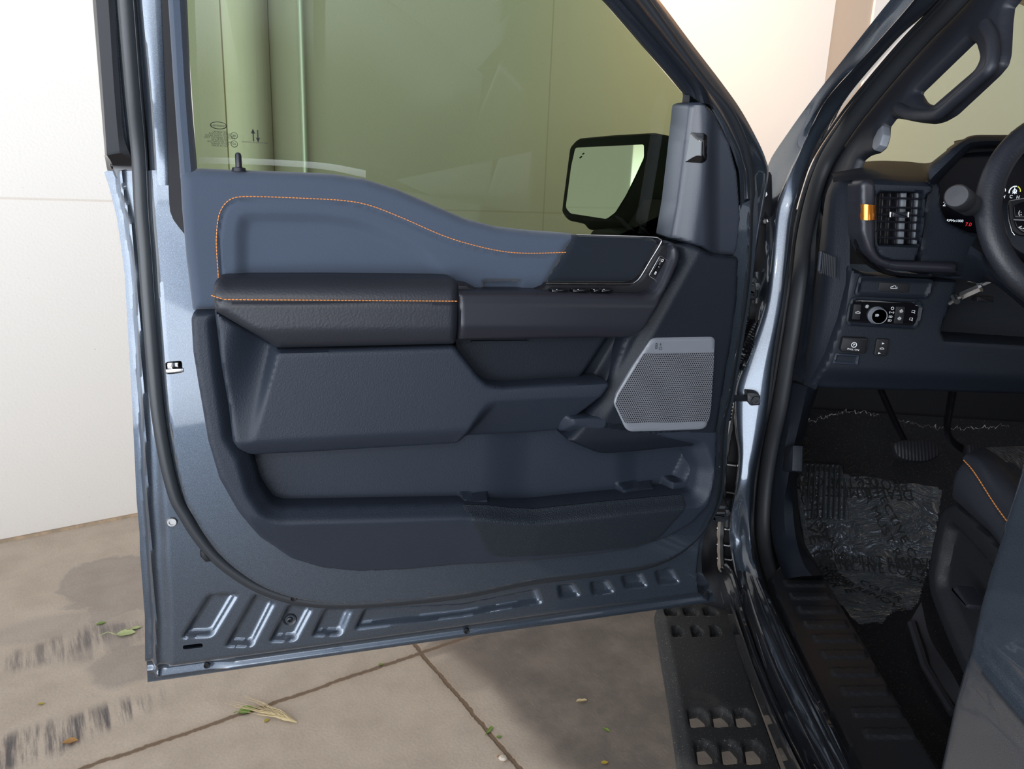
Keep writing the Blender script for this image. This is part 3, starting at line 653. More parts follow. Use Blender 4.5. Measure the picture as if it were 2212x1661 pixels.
# front lower trim with the speaker
FT = fil([(1484,530),(1500,526),(1540,548),(1586,553),(1600,556),(1597,640),(1586,730),(1573,800),(1562,870),(1552,930),(1543,962),(1520,972),(1333,990),(1304,989),(1268,972),(1228,953),(1262,915),(1306,862),(1324,828),(1358,732),(1390,700),(1482,560)], [4,6,8,2,4,2,2,2,2,6,14,6,10,10,8,2,4,6,3,3,6,8])
FW = 0.150
ftc = DF.uv([(1512,540),(1405,740),(1322,880),(1352,940)], FW); ftb = DF.uv([(1350,948),(1540,934)], FW)
def ft_fn(P, d):
    h = -0.020*ss(ftb[0][1]-P[:, 1], -0.004, 0.045)
    for a, b in ((ftc[0], ftc[2]), (ftc[2], ftc[3])):
        pass
    s = linedist(P, ftc[2], ftc[0]); h = h - 0.012*ss(s, -0.004, 0.020)*ss(P[:, 1], ftc[2][1]-0.05, ftc[2][1]+0.02)
    return h
mb = MB(); relief(mb, DF, FT, FW, 0.0035, ft_fn, 0.010, skirt=0.05); dpart(mb, 'front_lower_trim', ['plastic2'])
SG = fil([(1407,734),(1416,730),(1540,728),(1546,734),(1543,800),(1536,880),(1528,922),(1517,928),(1440,931),(1362,933),(1352,926),(1327,872),(1334,850),(1370,790)], [4,6,6,5,1,1,6,6,1,6,6,6,4,1])
sgu = DF.uv(SG, 0.1535)
PFV = [(1391,763),(1543,761),(1536,880),(1531,911),(1350,914),(1329,872),(1336,852)]
mb = MB(); relief(mb, DF, SG, 0.1535, 0.0035, None, 0.0025, skirt=0.006)
relief(mb, DF, PFV, 0.1538, 0.004, None, 0.0, skirt=0.0, mat=1)
def emb_text(px, py, s, size, sx=1.0):
    c = DF.uv1(px, py, 0.154); text(mb, DF, s, c[0], c[1], 0.1540, size, 0, 2, sx)
emb_text(1418, 748, 'B', 0.0145, 0.62); emb_text(1427, 744, '&', 0.0058); emb_text(1427, 753, 'O', 0.0085)
dpart(mb, 'speaker_grille', ['silver', 'perf', 'ink'], 'silver perforated speaker grille with small maker letters')
# sail trim with glossy piece
SA = fil([(1488,226),(1501,221),(1514,221),(1546,246),(1579,310),(1595,373),(1602,467),(1596,530),(1588,554),(1538,552),(1508,532),(1480,524),(1449,516),(1462,440),(1475,336)], [4,6,8,8,2,2,2,3,4,8,6,2,3,2,2])
SF = Fr(DF.o+DF.U*DF.uv1(1540, 552, 0.12)[0], DF.U, DF.V+DF.W*0.10)
SF.o = DF.hit(1540, 552, 0.0)
sal = SF.uv([(1500,340),(1475,520)], 0.12); sal2 = SF.uv([(1552,340),(1552,520)], 0.12)
def sa_fn(P, d):
    x = -linedist(P, sal[1], sal[0])
    return 0.018*ss(x, -0.030, 0.020)-0.018*ss(-linedist(P, sal2[1], sal2[0]), -0.040, 0.005)
mb = MB(); relief(mb, SF, SA, 0.118, 0.003, sa_fn, 0.006, skirt=0.05); dpart(mb, 'mirror_corner_trim', ['sail'], 'smooth triangular corner trim')
mb = MB(); relief(mb, SF, fil([(1488,283),(1516,286),(1521,294),(1518,345),(1509,353),(1477,352)], [3,6,4,5,5,3]), 0.118, 0.002, lambda P, d: sa_fn(P, d)+0.0045*ss(d, 0, 0.014), 0.001, skirt=0.006); dpart(mb, 'gloss_corner_piece', ['gloss'], 'gloss black plastic piece')
# lower trim with the map pocket
LT = fil([(412,690),(417,676),(470,676),(600,770),(1000,900),(1300,900),(1552,930),(1549,1030),(1536,1088),(1505,1138),(1456,1176),(1393,1201),(1330,1213),(1165,1231),(997,1246),(900,1257),(780,1263),(698,1253),(630,1228),(563,1173),(514,1111),(473,1037),(449,955),(428,834),(416,760)], 3)
HOLE = fil([(482,700),(492,800),(512,940),(540,985),(560,1058),(588,1100),(612,1107),(800,1103),(1000,1098),(1060,1100),(1110,1106),(1165,1108),(1300,1093),(1482,1076),(1512,1073),(1520,1020),(1505,975),(1340,960),(1220,940),(1180,800),(700,770)], [3,3,3,3,10,16,14,1,6,12,12,12,2,6,16,8,6,2,2,2,2])
LW = 0.150
lt_l = DF.uv([(470,1000),(500,1060),(540,1115),(600,1126),(800,1123),(1010,1118),(1060,1124),(1120,1131),(1165,1134),(1300,1120),(1490,1098)], LW)
hol_uv = DF.uv(HOLE, LW)
def lt_fn(P, d):
    x = np.interp(P[:, 0], lt_l[:, 0], lt_l[:, 1]); b = x-P[:, 1]
    h = -0.34*np.clip(b, 0, 0.2)*ss(P[:, 0], lt_l[0, 0]-0.02, lt_l[3, 0])
    dh, _ = sdf(P, hol_uv)
    h = h - 0.020*(1-ss(-dh, 0, 0.024))
    return h
mb = MB(); relief(mb, DF, LT, LW, 0.0032, lt_fn, 0.008, [HOLE], skirt=0.045, hr=1); dpart(mb, 'lower_door_trim', ['plastic'], 'dark grained lower door trim')
mb = MB()
def pk_fn(P, d):
    h = 0.020*np.exp(-((P[:, 0]-DF.uv1(1160, 1030, 0.1)[0])/0.09)**2)*0
    for (x0, y0, x1, y1, hh) in ((990,1064,1056,1110,0.024), (1118,1092,1156,1120,0.02), (1338,1048,1420,1100,0.022), (1425,1045,1440,1100,0.0)):
        q = DF.uv([(x0,y0),(x1,y0),(x1,y1),(x0,y1)], 0.1); dq, _ = sdf(P, q); h = h+hh*ss(dq, 0, 0.008)
    l = DF.uv([(1500,965),(1478,1010),(1442,1040),(1430,1100)], 0.1); h = h+0.030*ss(-(P[:, 0]*0+linedist(P, l[1], l[0])), 0.0, 0.012)*(P[:, 1] > l[2][1])+0.030*ss(-linedist(P, l[3], l[2]), 0, 0.012)*(P[:, 1] <= l[2][1])
    l = DF.uv([(1100,950),(1095,1100)], 0.1); l2 = DF.uv([(1365,950),(1362,1100)], 0.1)
    h = h - 0.012*ss(-linedist(P, l[1], l[0]), -0.05, 0.05) - 0.008*ss(-linedist(P, l2[1], l2[0]), -0.03, 0.03)
    return h
relief(mb, DF, [(510,930),(1000,900),(1350,900),(1545,930),(1540,1075),(1500,1150),(560,1150)], 0.095, 0.0035, pk_fn, 0.0, skirt=0.0)
dpart(mb, 'map_pocket', ['plastic'], 'deep map pocket')
PM = fil([(1002,1101),(1060,1102),(1110,1108),(1165,1110),(1300,1095),(1480,1078),(1489,1080),(1484,1096),(1442,1168),(1426,1182),(1380,1196),(1250,1211),(1110,1219),(1075,1217),(1058,1204),(1016,1120)], [2,8,8,8,2,2,3,2,6,6,2,2,6,8,6,6])
mb = MB(); relief(mb, DF, PM, LW+0.0016, 0.0035, lt_fn, 0.0012, skirt=0.003); dpart(mb, 'dimpled_pocket_panel', ['dimple'])
# small fittings
mb = MB(); lathe(mb, DF.hit(372, 1126, 0.046), DF.W, [(0.0085, 0), (0.0085, 0.003), (0.007, 0.005), (0.0045, 0.005), (0.004, 0.003), (0, 0.003)], 20); dpart(mb, 'striker_screw', ['steel'])
mb = MB(); lathe(mb, DF.hit(626, 1336, 0.034), DF.W, [(0.013, 0), (0.013, 0.002), (0.011, 0.005), (0.008, 0.003), (0.006, 0.002), (0.005, 0.006), (0.003, 0.007), (0.002, 0.003), (0, 0.003)], 24); dpart(mb, 'drain_grommet', ['rubber'])
for x, y, w in ((447,1437,0.030), (1008,1363,0.030), (634,1292,0.060)):
    mb = MB(); lathe(mb, DF.hit(x, y, w), DF.W, [(0.0055, -0.002), (0.0055, 0.0015), (0.0045, 0.002), (0.003, 0.0005), (0, 0.0005)], 14); dpart(mb, 'drain_plug', ['black'])
mb = MB(); prism(mb, DF, [(356,776),(396,774),(398,806),(358,809)], 0.055, 0.060)
prism(mb, DF, [(358,798),(396,796),(396,804),(359,807)], 0.075, 0.099, 1, bev=0.001); prism(mb, DF, [(360,784),(372,783),(372,797),(360,798)], 0.07, 0.090, 1, bev=0.001); prism(mb, DF, [(374,783),(386,783),(384,797),(376,798)], 0.065, 0.078, 1, bev=0.002)
dpart(mb, 'door_latch', ['black', 'chrome'], 'chrome door latch in a black slot')
mb = MB(); tube(mb, [DF.hit(x, y, 0.05) for x, y in [(437,1188),(441,1196),(450,1206),(460,1207)]], [0.004, 0.007, 0.007, 0.004], 8); dpart(mb, 'seal_clip', ['black'])
# ---------------------------------------------------------------- body side: pillar, jamb, rocker
def PTs(pts, X, **k): return [PT(x, y, X, **k) for x, y in pts]
EDGE = [(2000,-90),(1923,0),(1845,98),(1751,219),(1700,290),(1664,345),(1655,380),(1652,430),(1655,500)]
RIDGE = [(2040,-90),(1974,0),(1886,101),(1795,202),(1758,262),(1727,330),(1700,388),(1677,455),(1665,560),(1655,640),(1640,698),(1606,790),(1589,847),(1591,929),(1597,977),(1591,1050),(1579,1107),(1577,1170),(1587,1233),(1613,1340),(1650,1450),(1700,1560),(1760,1680),(1800,1760)]
MID = [(2065,-90),(1999,0),(1909,98),(1816,202),(1776,262),(1740,330),(1710,400),(1692,455),(1683,560),(1672,650),(1660,720),(1640,790),(1625,847),(1618,929),(1612,977),(1607,1050),(1600,1107),(1599,1170),(1610,1233),(1640,1330),(1685,1440),(1740,1550),(1800,1680),(1836,1760)]
INN = [(2085,-90),(2021,0),(1930,91),(1835,202),(1785,276),(1750,337),(1722,420),(1710,470),(1700,560),(1690,650),(1677,720),(1666,785),(1654,881),(1640,953),(1630,1000),(1623,1040),(1620,1122),(1626,1194),(1644,1252),(1680,1330),(1732,1436),(1785,1540),(1846,1665),(1895,1760)]
mb = MB()
loft(mb, [PTs(EDGE, 0.334)+PTs([(1650,560),(1630,700)], 0.35), PTs([(x+(RIDGE[i][0]-x)*0.5, y) for i, (x, y) in enumerate(EDGE)], 0.346)+PTs([(1658,560),(1640,690)], 0.35), PTs(RIDGE[:11], 0.356)], 60, m=10)
JN = np.array([-0.22, -0.97, 0.12]); JN /= np.linalg.norm(JN); JP = PX(1640, 698, 0.368)
def jam(i, px, py, bulge, old):
    d = WD(px, py); p0 = JP+JN*bulge; q = CAM+d*(((p0-CAM)@JN)/(d@JN)); k = min(1, max(0, (i-3)/3.0), max(0, (18-i)/3.0)); k = k*k*(3-2*k); return q*k+PT(px, py, old)*(1-k)
def side_rows(i0, i1):
    ids = list(range(i0, min(i1, len(RIDGE)))); R_, M_, I_ = RIDGE, MID, INN
    if i1 <= 19:
        q = lambda a, b, t, i: (a[i][0]*(1-t)+b[i][0]*t, a[i][1]*(1-t)+b[i][1]*t)
        return [[jam(i, R_[i][0]-3, R_[i][1], -0.025, 0.380) for i in ids], [jam(i, *R_[i], -0.003, 0.364) for i in ids], [jam(i, *q(R_, M_, .33, i), 0.003, .372) for i in ids], [jam(i, *M_[i], 0.004, .386) for i in ids],
                [jam(i, *q(M_, I_, .66, i), 0.003, .398) for i in ids], [jam(i, *I_[i], -0.003, .406) for i in ids], [jam(i, I_[i][0]+7, I_[i][1], -0.03, 0.430) for i in ids]]
    sl = slice(i0, i1)
    return [PTs([(x-3, y) for x, y in RIDGE[sl]], 0.380), PTs(RIDGE[sl], 0.364), PTs([((x*2+MID[i0+i][0])/3, (y*2+MID[i0+i][1])/3) for i, (x, y) in enumerate(RIDGE[sl])], 0.372), PTs(MID[sl], 0.386),
            PTs([((x*1+INN[i0+i][0]*2)/3, (y*1+INN[i0+i][1]*2)/3) for i, (x, y) in enumerate(MID[sl])], 0.398), PTs(INN[sl], 0.406), PTs([(x+7, y) for x, y in INN[sl]], 0.430)]
loft(mb, side_rows(0, 19), 120, m=36)
body = part(mb, 'door_opening_frame', ['paint'], label='grey painted pillar beside the door opening')
mb = MB(); loft(mb, side_rows(18, len(RIDGE)), 70, m=36)
# rocker outside, down to the underbody
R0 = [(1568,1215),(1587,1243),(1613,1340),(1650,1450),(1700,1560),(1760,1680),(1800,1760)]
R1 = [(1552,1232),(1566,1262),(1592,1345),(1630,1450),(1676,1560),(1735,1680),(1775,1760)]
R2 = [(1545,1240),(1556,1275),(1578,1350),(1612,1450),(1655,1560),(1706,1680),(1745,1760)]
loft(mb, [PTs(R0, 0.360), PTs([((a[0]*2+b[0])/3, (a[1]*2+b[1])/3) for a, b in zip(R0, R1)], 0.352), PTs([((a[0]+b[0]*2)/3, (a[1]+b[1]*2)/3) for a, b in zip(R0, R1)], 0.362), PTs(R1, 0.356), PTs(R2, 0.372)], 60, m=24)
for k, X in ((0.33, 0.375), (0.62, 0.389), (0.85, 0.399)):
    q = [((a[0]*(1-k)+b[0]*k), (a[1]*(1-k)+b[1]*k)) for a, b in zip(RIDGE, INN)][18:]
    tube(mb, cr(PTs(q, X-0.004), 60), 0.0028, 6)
part(mb, 'rocker_sill', ['rocker'], label='ridged rocker sill, truck paint darkened for shade')
def bpart(mb, name, mats, label=None, **k): return part(mb, name, mats, body, label, **k)
mb = MB(); RB = [(2140,-90),(2066,0),(1980,91),(1886,202),(1830,276),(1784,350),(1756,430),(1737,520),(1728,600),(1714,700),(1698,800),(1684,881),(1668,953),(1654,1040),(1648,1122),(1653,1190),(1672,1262),(1702,1335),(1752,1440),(1805,1545),(1866,1670),(1915,1760)]
tube(mb, cr(PTs(RB, 0.452), 200), 0.0185, 14, up=(-0.8, -0.6, 0), flat=0.7)
tube(mb, cr(PTs([(x-22, y) for x, y in RB], 0.440), 200), 0.006, 8); tube(mb, cr(PTs([(x-34, y) for x, y in RB], 0.432), 200), 0.003, 6)
bpart(mb, 'opening_seal', ['rubber2'], 'thick black rubber seal of the door opening')
# inner panel behind the pillar, firewall side
mb = MB(); JF = Fr((0, 1.60, 0), (1, 0, 0), (0, 0, 1))
relief(mb, JF, [(1590,360),(1668,372),(1672,560),(1650,700),(1612,790),(1596,850),(1600,1050),(1590,1240),(1600,1330),(1500,1300),(1500,1000),(1560,500)], 0.0, 0.01, lambda P, d: 0.012*np.sin(P[:, 1]*38)*np.exp(-((P[:, 0]-0.33)/0.02)**2), 0.004, skirt=0.05)
rs = np.random.RandomState(5)
for L_, w_, r_ in (([(1622,576),(1618,620),(1608,690),(1600,720)], 0.012, 0.008), ([(1592,800),(1588,860),(1575,930),(1563,1000),(1560,1080),(1556,1180),(1562,1260),(1570,1300)], 0.012, 0.0085)):
    p = cr([JF.hit(x, y, w_) for x, y in L_], 60); tube(mb, p, r_*(0.8+0.4*rs.rand(60)), 7, 1)
for i, y in enumerate((700, 1000, 1060, 1140, 1175, 1205)): tube(mb, [JF.hit(1548, y, 0.01), JF.hit(1590, y+6, 0.01)], 0.003, 6, 1)
for x, y in ((1553,985),(1562,958),(1650,420),(1652,478),(1634,372)): lathe(mb, JF.hit(x, y, 0.01), (0, -1, 0), [(0.008, 0), (0.008, 0.006), (0.005, 0.010), (0, 0.010)], 6, 1)
bpart(mb, 'hinge_pillar_panel', ['black', 'steel'], 'dark hinge pillar panel with seam sealer and bolts')
bpart_h = []
for ya, yb, xa, xb, nm in ((594,650,1604,1642,'up'), (1088,1132,1530,1578,'lo')):
    mb = MB(); prism(mb, JF, fil([(xa,ya+6),(xa+10,ya),(xb-6,ya+4),(xb,ya+14),(xb-2,yb-6),(xb-10,yb),(xa+4,yb)], 5), 0.01, 0.13, bev=0.012)
    prism(mb, JF, fil([(xa-20,ya+16),(xb-8,ya+18),(xb-8,yb-12),(xa-20,yb-12)], 4), 0.08, 0.145, bev=0.006); tube(mb, [JF.hit(xb-8, ya-8, 0.07), JF.hit(xb-8, yb+4, 0.07)], 0.009, 10)
    lathe(mb, JF.hit(xb-9, (ya+yb)/2-4, 0.13), (0, -1, 0), [(0.008, 0), (0.008, 0.005), (0, 0.006)], 6); bpart(mb, 'door_hinge', ['rubber'])
mb = MB(); q = cr([JF.hit(x, y, w) for x, y, w in [(1627,708,0.03),(1613,735,0.06),(1600,765,0.09),(1586,795,0.10),(1576,830,0.10),(1570,870,0.10),(1566,905,0.10)]], 120)
rr_ = np.where(np.arange(120) < 60, 0.024-0.006*np.arange(120)/60, 0.0125)*(1+np.where(np.arange(120) > 55, 0.14, 0.04)*np.sin(np.arange(120)*1.55)); tube(mb, q, rr_, 14)
for o_ in (-0.012, 0.012): tube(mb, q[:62]+np.array([o_, -0.014, 0]), 0.0035, 6)
bpart(mb, 'wiring_boot', ['gloss'], 'ribbed black rubber wiring boot')
mb = MB(); tube(mb, [JF.hit(1555, 858, 0.14), JF.hit(1585, 860, 0.12), JF.hit(1622, 861, 0.10)], [0.006, 0.007, 0.006], 8)
prism(mb, JF, fil([(1614,848),(1634,849),(1643,855),(1642,876),(1622,877),(1614,868)], 3), 0.02, 0.125, bev=0.003); lathe(mb, JF.hit(1632, 864, 0.125), (0, -1, 0), [(0.009, 0), (0.009, 0.006), (0.004, 0.006), (0.004, 0.002), (0, 0.002)], 6)
bpart(mb, 'door_check_strap', ['rubber'], 'black door check strap bolted to the pillar')
# outside: fender, hood, underbody, roof, far side
def tp(mb, name, mats, label=None, **k): return part(mb, name, mats, truck, label, **k)
mb = MB(); XF = Fr((0.352, 0, 0), (0, -1, 0), (0, 0, 1))
prism(mb, XF, fil(np.array([(-1.67, 0.62), (-1.67, 1.36), (-2.3, 1.37), (-3.5, 1.30), (-3.6, 0.75), (-3.2, 0.75), (-3.1, 1.0), (-2.8, 1.12), (-2.5, 1.12), (-2.2, 1.0), (-2.08, 0.62)]), 0.03), -0.05, -0.002, ispx=False, bev=0.01)
tp(mb, 'front_fender', ['paint'])
mb = MB(); box(mb, (1.30, 2.80, 1.34), (1.80, 1.55, 0.05)); tp(mb, 'hood', ['paint'])
mb = MB(); box(mb, (1.30, 1.0, 0.50), (1.66, 3.4, 0.16)); box(mb, (0.52, 1.0, 0.60), (0.10, 3.0, 0.10)); box(mb, (1.25, 2.12, 1.0), (1.4, 0.04, 1.0)); box(mb, (1.25, -0.95, 1.1), (1.5, 0.05, 1.1)); box(mb, (2.02, 0.6, 0.95), (0.06, 3.1, 0.9))
tp(mb, 'cab_underbody', ['black'])
mb = MB(); RFm = Fr((0, 0, 1.99), (1, 0, 0), (0, 1, 0)); prism(mb, RFm, fil(np.array([(0.56, -1.0), (0.56, 1.00), (0.72, 1.16), (1.88, 1.16), (2.0, 1.0), (2.0, -1.0)]), 0.08), -0.03, 0.03, ispx=False, bev=0.02); tp(mb, 'roof', ['paint'])
# the flank behind: rear door skin, cab corner and cargo box side
mb = MB(); prism(mb, XF, fil(np.array([(-0.46, 0.62), (-0.46, 1.36), (0.62, 1.38), (0.62, 0.62)]), 0.01), -0.05, 0.0-0.048+0.0, ispx=False, bev=0.001)
prism(mb, XF, fil(np.array([(0.50, 0.60), (0.50, 1.40), (3.3, 1.40), (3.3, 0.75), (2.35, 0.75), (2.2, 1.05), (1.9, 1.15), (1.6, 1.05), (1.45, 0.60)]), 0.03), -0.12, -0.048, ispx=False, bev=0.02)
UFr = Fr((0.40, 0, 1.36), (0, -1, 0), (0.24, 0, 1)); prism(mb, UFr, fil(np.array([(-0.45, 0), (-0.40, 0.60), (0.85, 0.60), (1.05, 0)]), 0.05), -0.03, 0.0, ispx=False, bev=0.005)
tp(mb, 'rear_flank', ['paint'])
# windshield
mb = MB(); V = [PY(1790, 372, 1.98), PY(2900, 400, 1.98), PY(2900, -400, 1.20), PY(2085, -110, 1.34)]; mb.add(V, [(0, 1, 2, 3)]); tp(mb, 'windshield', ['ws'], 'green tinted windshield', smooth=False)
# ---------------------------------------------------------------- A pillar trim and grab handle
kk = 0.24; AF = Fr((0.475, 0, 1.34), (0, -1, 0), (kk, 0, 1))
AP = fil([(2125,-90),(2290,-90),(2184,-6),(2170,12),(2166,44),(2162,112),(2156,135),(2139,156),(2048,243),(2022,258),(2001,263),(1965,259),(1937,253),(1921,251),(1907,270),(1906,292),(1899,314),(1886,326),(1866,331),(1853,342),(1846,360),(1830,400),(1790,440),(1750,470),(1762,400),(1806,300),(1872,202),(1966,91),(2048,0)], [2,2,2,3,2,8,6,8,8,8,6,4,4,3,4,4,4,6,8,4,2,2,2,2,2,2,2,2,2])
AH = fil([(1975,197),(2088,85),(2103,95),(2112,128),(2108,143),(2011,227),(1987,218)], [3,6,8,8,8,4,6])
apc = AF.uv([(2250,-90),(2170,0),(1905,262),(1860,340)], 0.0)
def ap_fn(P, d):
    s = segdist(P, apc); return 0.006*ss(d, 0, 0.03)
mb = MB(); relief(mb, AF, AP, 0.0, 0.0035, ap_fn, 0.010, [AH], skirt=0.006); apil = tp(mb, 'pillar_trim', ['leather2'], 'dark interior pillar trim with a loop grab handle')
mb = MB(); hp = cr(AF.wps(AF.uv([(1935,232),(1955,243),(1985,248),(2018,246),(2038,233),(2122,158),(2134,143),(2139,115),(2136,80),(2122,52)], 0.012), 0.008), 90)
tube(mb, hp, 0.0095, 14, up=tuple(AF.W), flat=0.9); part(mb, 'grab_handle', ['leather2'], apil)
mb = MB(); prism(mb, AF, fil([(1906,270),(1908,290),(1900,313),(1888,325),(1883,318),(1886,300),(1896,280)], 2), -0.004, 0.010, bev=0.002); part(mb, 'tweeter_grille', ['silver'], apil, 'small grey tweeter grille')
mb = MB()
l0 = [(1815,310),(1790,350),(1765,420),(1750,500),(1742,600),(1729,720),(1712,822)]; l1 = [(1826,320),(1800,362),(1781,402),(1775,440),(1768,520),(1757,640),(1745,760),(1737,829)]
loft(mb, [PTs(l0, 0.462), PTs([(x+8, y) for x, y in l0], 0.462), PTs(l1, 0.472), PTs([(x+5, y) for x, y in l1], 0.50)], 40, m=12)
k0 = [(1705,826),(1690,900),(1672,1000),(1664,1080),(1668,1160),(1685,1225),(1700,1250)]; k1 = [(1720,828),(1712,900),(1698,990),(1690,1080),(1697,1160),(1712,1222),(1730,1245)]; k2 = [(1758,840),(1738,900),(1722,960),(1712,1020),(1713,1085),(1727,1169),(1772,1243)]
loft(mb, [PTs(k0, 0.465), PTs(k1, 0.470), PTs(k2, 0.495), PTs([(x+10, y) for x, y in k2], 0.56)], 40, m=12)
kick = tp(mb, 'kick_panel', ['plastic2'], 'blue black kick panel and lower pillar trim')
mb = MB(); KF = Fr((0.475, 0, 0), (0, -1, 0), (0, 0, 1)); prism(mb, KF, fil([(1693,965),(1713,961),(1711,1018),(1690,1018)], 2), -0.01, 0.010, bev=0.002); part(mb, 'kick_panel_clip', ['plastic2'], kick)
# ---------------------------------------------------------------- sill plate, running board
HF = Fr((0, 0, 0), (1, 0, 0), (0, 1, 0))
SPL = [(1690,1215),(1662,1243),(1680,1290),(1710,1360),(1774,1500),(1852,1644),(1905,1750),(2080,1750),(2001,1616),(1860,1376),(1778,1238),(1740,1200)]
ribs = [(945,1180,265),(975,1200,330),(1018,1245,402),(1050,1292,478),(1095,1340,552),(1140,1392,636),(1190,1450,730),(1245,1510,826),(1300,1582,938),(1360,1652,1050)]
RIBU = []
for a, b, y in ribs:
    h = 15+y*0.014; RIBU.append(fil(HF.uv([(1300+a/2.4254, 1150+(y-h)/2.4254), (1300+b/2.4254-4, 1150+(y-h)/2.4254), (1300+b/2.4254+2, 1150+(y+h)/2.4254), (1300+a/2.4254+8, 1150+(y+h)/2.4254)], 0.742), 0.006))
def sp_fn(P, d):
    h = np.zeros(len(P))
    for q in RIBU: dq, _ = sdf(P, q); h = h+0.0045*ss(dq, 0, 0.005)
    return h
mb = MB(); relief(mb, HF, SPL, 0.740, 0.0035, sp_fn, 0.006, skirt=0.02)
tp(mb, 'sill_plate', ['sill'], 'black ribbed sill plate with scuffs')
mb = MB(); SB = [(1415,1318),(1428,1400),(1447,1510),(1469,1661),(1486,1760),(1760,1760),(1690,1661),(1625,1480),(1572,1300),(1540,1235),(1440,1235)]
H_ = []
def hole6(cx, cy, w_, h_): return fil([(cx-w_*0.52, cy-h_*0.42), (cx+w_*0.05, cy-h_*0.5), (cx+w_*0.5, cy-h_*0.10), (cx+w_*0.52, cy+h_*0.42), (cx-w_*0.36, cy+h_*0.5)], 3)
for cx in (1507, 1558, 1607): H_.append(hole6(cx, 1549, 36, 36))
for cx in (1523, 1577, 1628): H_.append(hole6(cx, 1624, 36, 46))
for cx in (1450, 1491, 1534): H_.append(hole6(cx, 1321, 24, 14))
CUP = [hole6(cx, 1363, 26, 26) for cx in (1463, 1505, 1545)]; cupu = [HF.uv(q, 0.5) for q in CUP]
def sb_fn(P, d):
    h = -0.012*(1-ss(P[:, 0], 0.235, 0.262))
    for q in cupu: dq, _ = sdf(P, q); h = h-0.018*ss(dq, 0, 0.006)
    for q in hu: dq, _ = sdf(P, q); h = h-0.004*(1-ss(-dq, 0, 0.008))
    return h
hu = [HF.uv(q, 0.5) for q in H_]
relief(mb, HF, SB, 0.500, 0.004, sb_fn, 0.006, H_, skirt=0.012)
tp(mb, 'running_board', ['step'], 'black textured running board with drain holes')
mb = MB()
for y0, y1 in ((1262,1290),(1300,1320)):
    mb = MB(); prism(mb, JF, [(1556+(y0-1262)*.5,y0),(1568+(y0-1262)*.5,y0),(1572+(y1-1262)*.5,y1),(1562+(y1-1262)*.5,y1)], -0.02, 0.0, bev=0.001); bpart(mb, 'rocker_bracket', ['steel'])
# ---------------------------------------------------------------- rear door
RDF = Fr((0.400, 0, 0), (0, -1, 0), (0, 0, 1))
RD = [(2270,740),(2212,938),(2149,1150),(2108,1286),(2083,1397),(2052,1497),(2019,1655),(1996,1760),(2560,1760),(2560,740)]
rdl = RDF.uv([(2095,1405),(2212,1450)], 0); zl = rdl[0][1]
def rd_fn(P, d): return 0.0025*np.exp(-((P[:, 1]-zl)/0.012)**2)*ss(d, 0.01, 0.05)+0.0012*np.sin(P[:, 1]*360)*np.exp(-((P[:, 1]-zl)/0.022)**2)*ss(d, 0.01, 0.04)
mb = MB(); relief(mb, RDF, RD, 0.0, 0.006, rd_fn, 0.016, skirt=0.10); tp(mb, 'rear_door', ['paint'], 'closed rear door edge in grey metallic paint')
# ---------------------------------------------------------------- cab floor
TY, TZ = 1.72, 0.60
TF = Fr((0, TY, TZ), (1, 0, 0), (0, 0.72, 0.69))
def FL_(px, py, off=0.0):
    p = PZ(px, py, TZ+off)
    if p[1] > TY: return TF.hit(px, py, off)
    return p
mb = MB(); rows = []
for X in np.linspace(0.50, 1.6, 40): rows.append([(X, y, TZ+0.13*(1-ss(np.array([X]), 0.545, 0.62)[0])+0.004*math.sin(X*20+y*9)) for y in np.linspace(0.2, TY, 30)]+[(X, TY+0.72*t, TZ+0.69*t+0.13*(1-ss(np.array([X]), 0.545, 0.62)[0])) for t in np.linspace(0.02, 0.5, 16)])
loft(mb, rows, 60); cab = tp(mb, 'cab_carpet', ['carpet'], 'black cab carpet')
mb = MB(); FRr = [(1730,998),(1821,1002),(1839,1127),(1743,1126)]
def fr_fn(P, d): return 0.006*np.clip(np.sin((P[:, 0]-P[:, 1]*0.16)*2*PI/0.0135)*1.2, -1, 1)*ss(d, 0.004, 0.010)
relief(mb, TF, fil(FRr, 8), 0.022, 0.0018, fr_fn, 0.006, skirt=0.02); part(mb, 'foot_rest', ['restpad'], cab, 'ribbed black foot rest')
# wavy white edge of firewall insulation
mb = MB(); pth = [(1730,917),(1760,907),(1800,895),(1840,888),(1880,893),(1900,893)]; q = cr([TF.hit(x, y, 0.03) for x, y in pth], 70); tube(mb, q+0.004*rs.randn(70, 3)*[0.3, 0.3, 1], 0.0003+0.0022*rs.rand(70)**4, 5)
q = cr([TF.hit(x, y, 0.03) for x, y in [(1925,905),(1960,914),(2000,922),(2060,926),(2130,922),(2180,920)]], 80); tube(mb, q+0.004*rs.randn(80, 3)*[0.3, 0.3, 1], 0.0002+0.0022*rs.rand(80)**4, 5)
part(mb, 'insulation_edge', ['film_edge'] if 'film_edge' in MAT else ['silver'], cab)
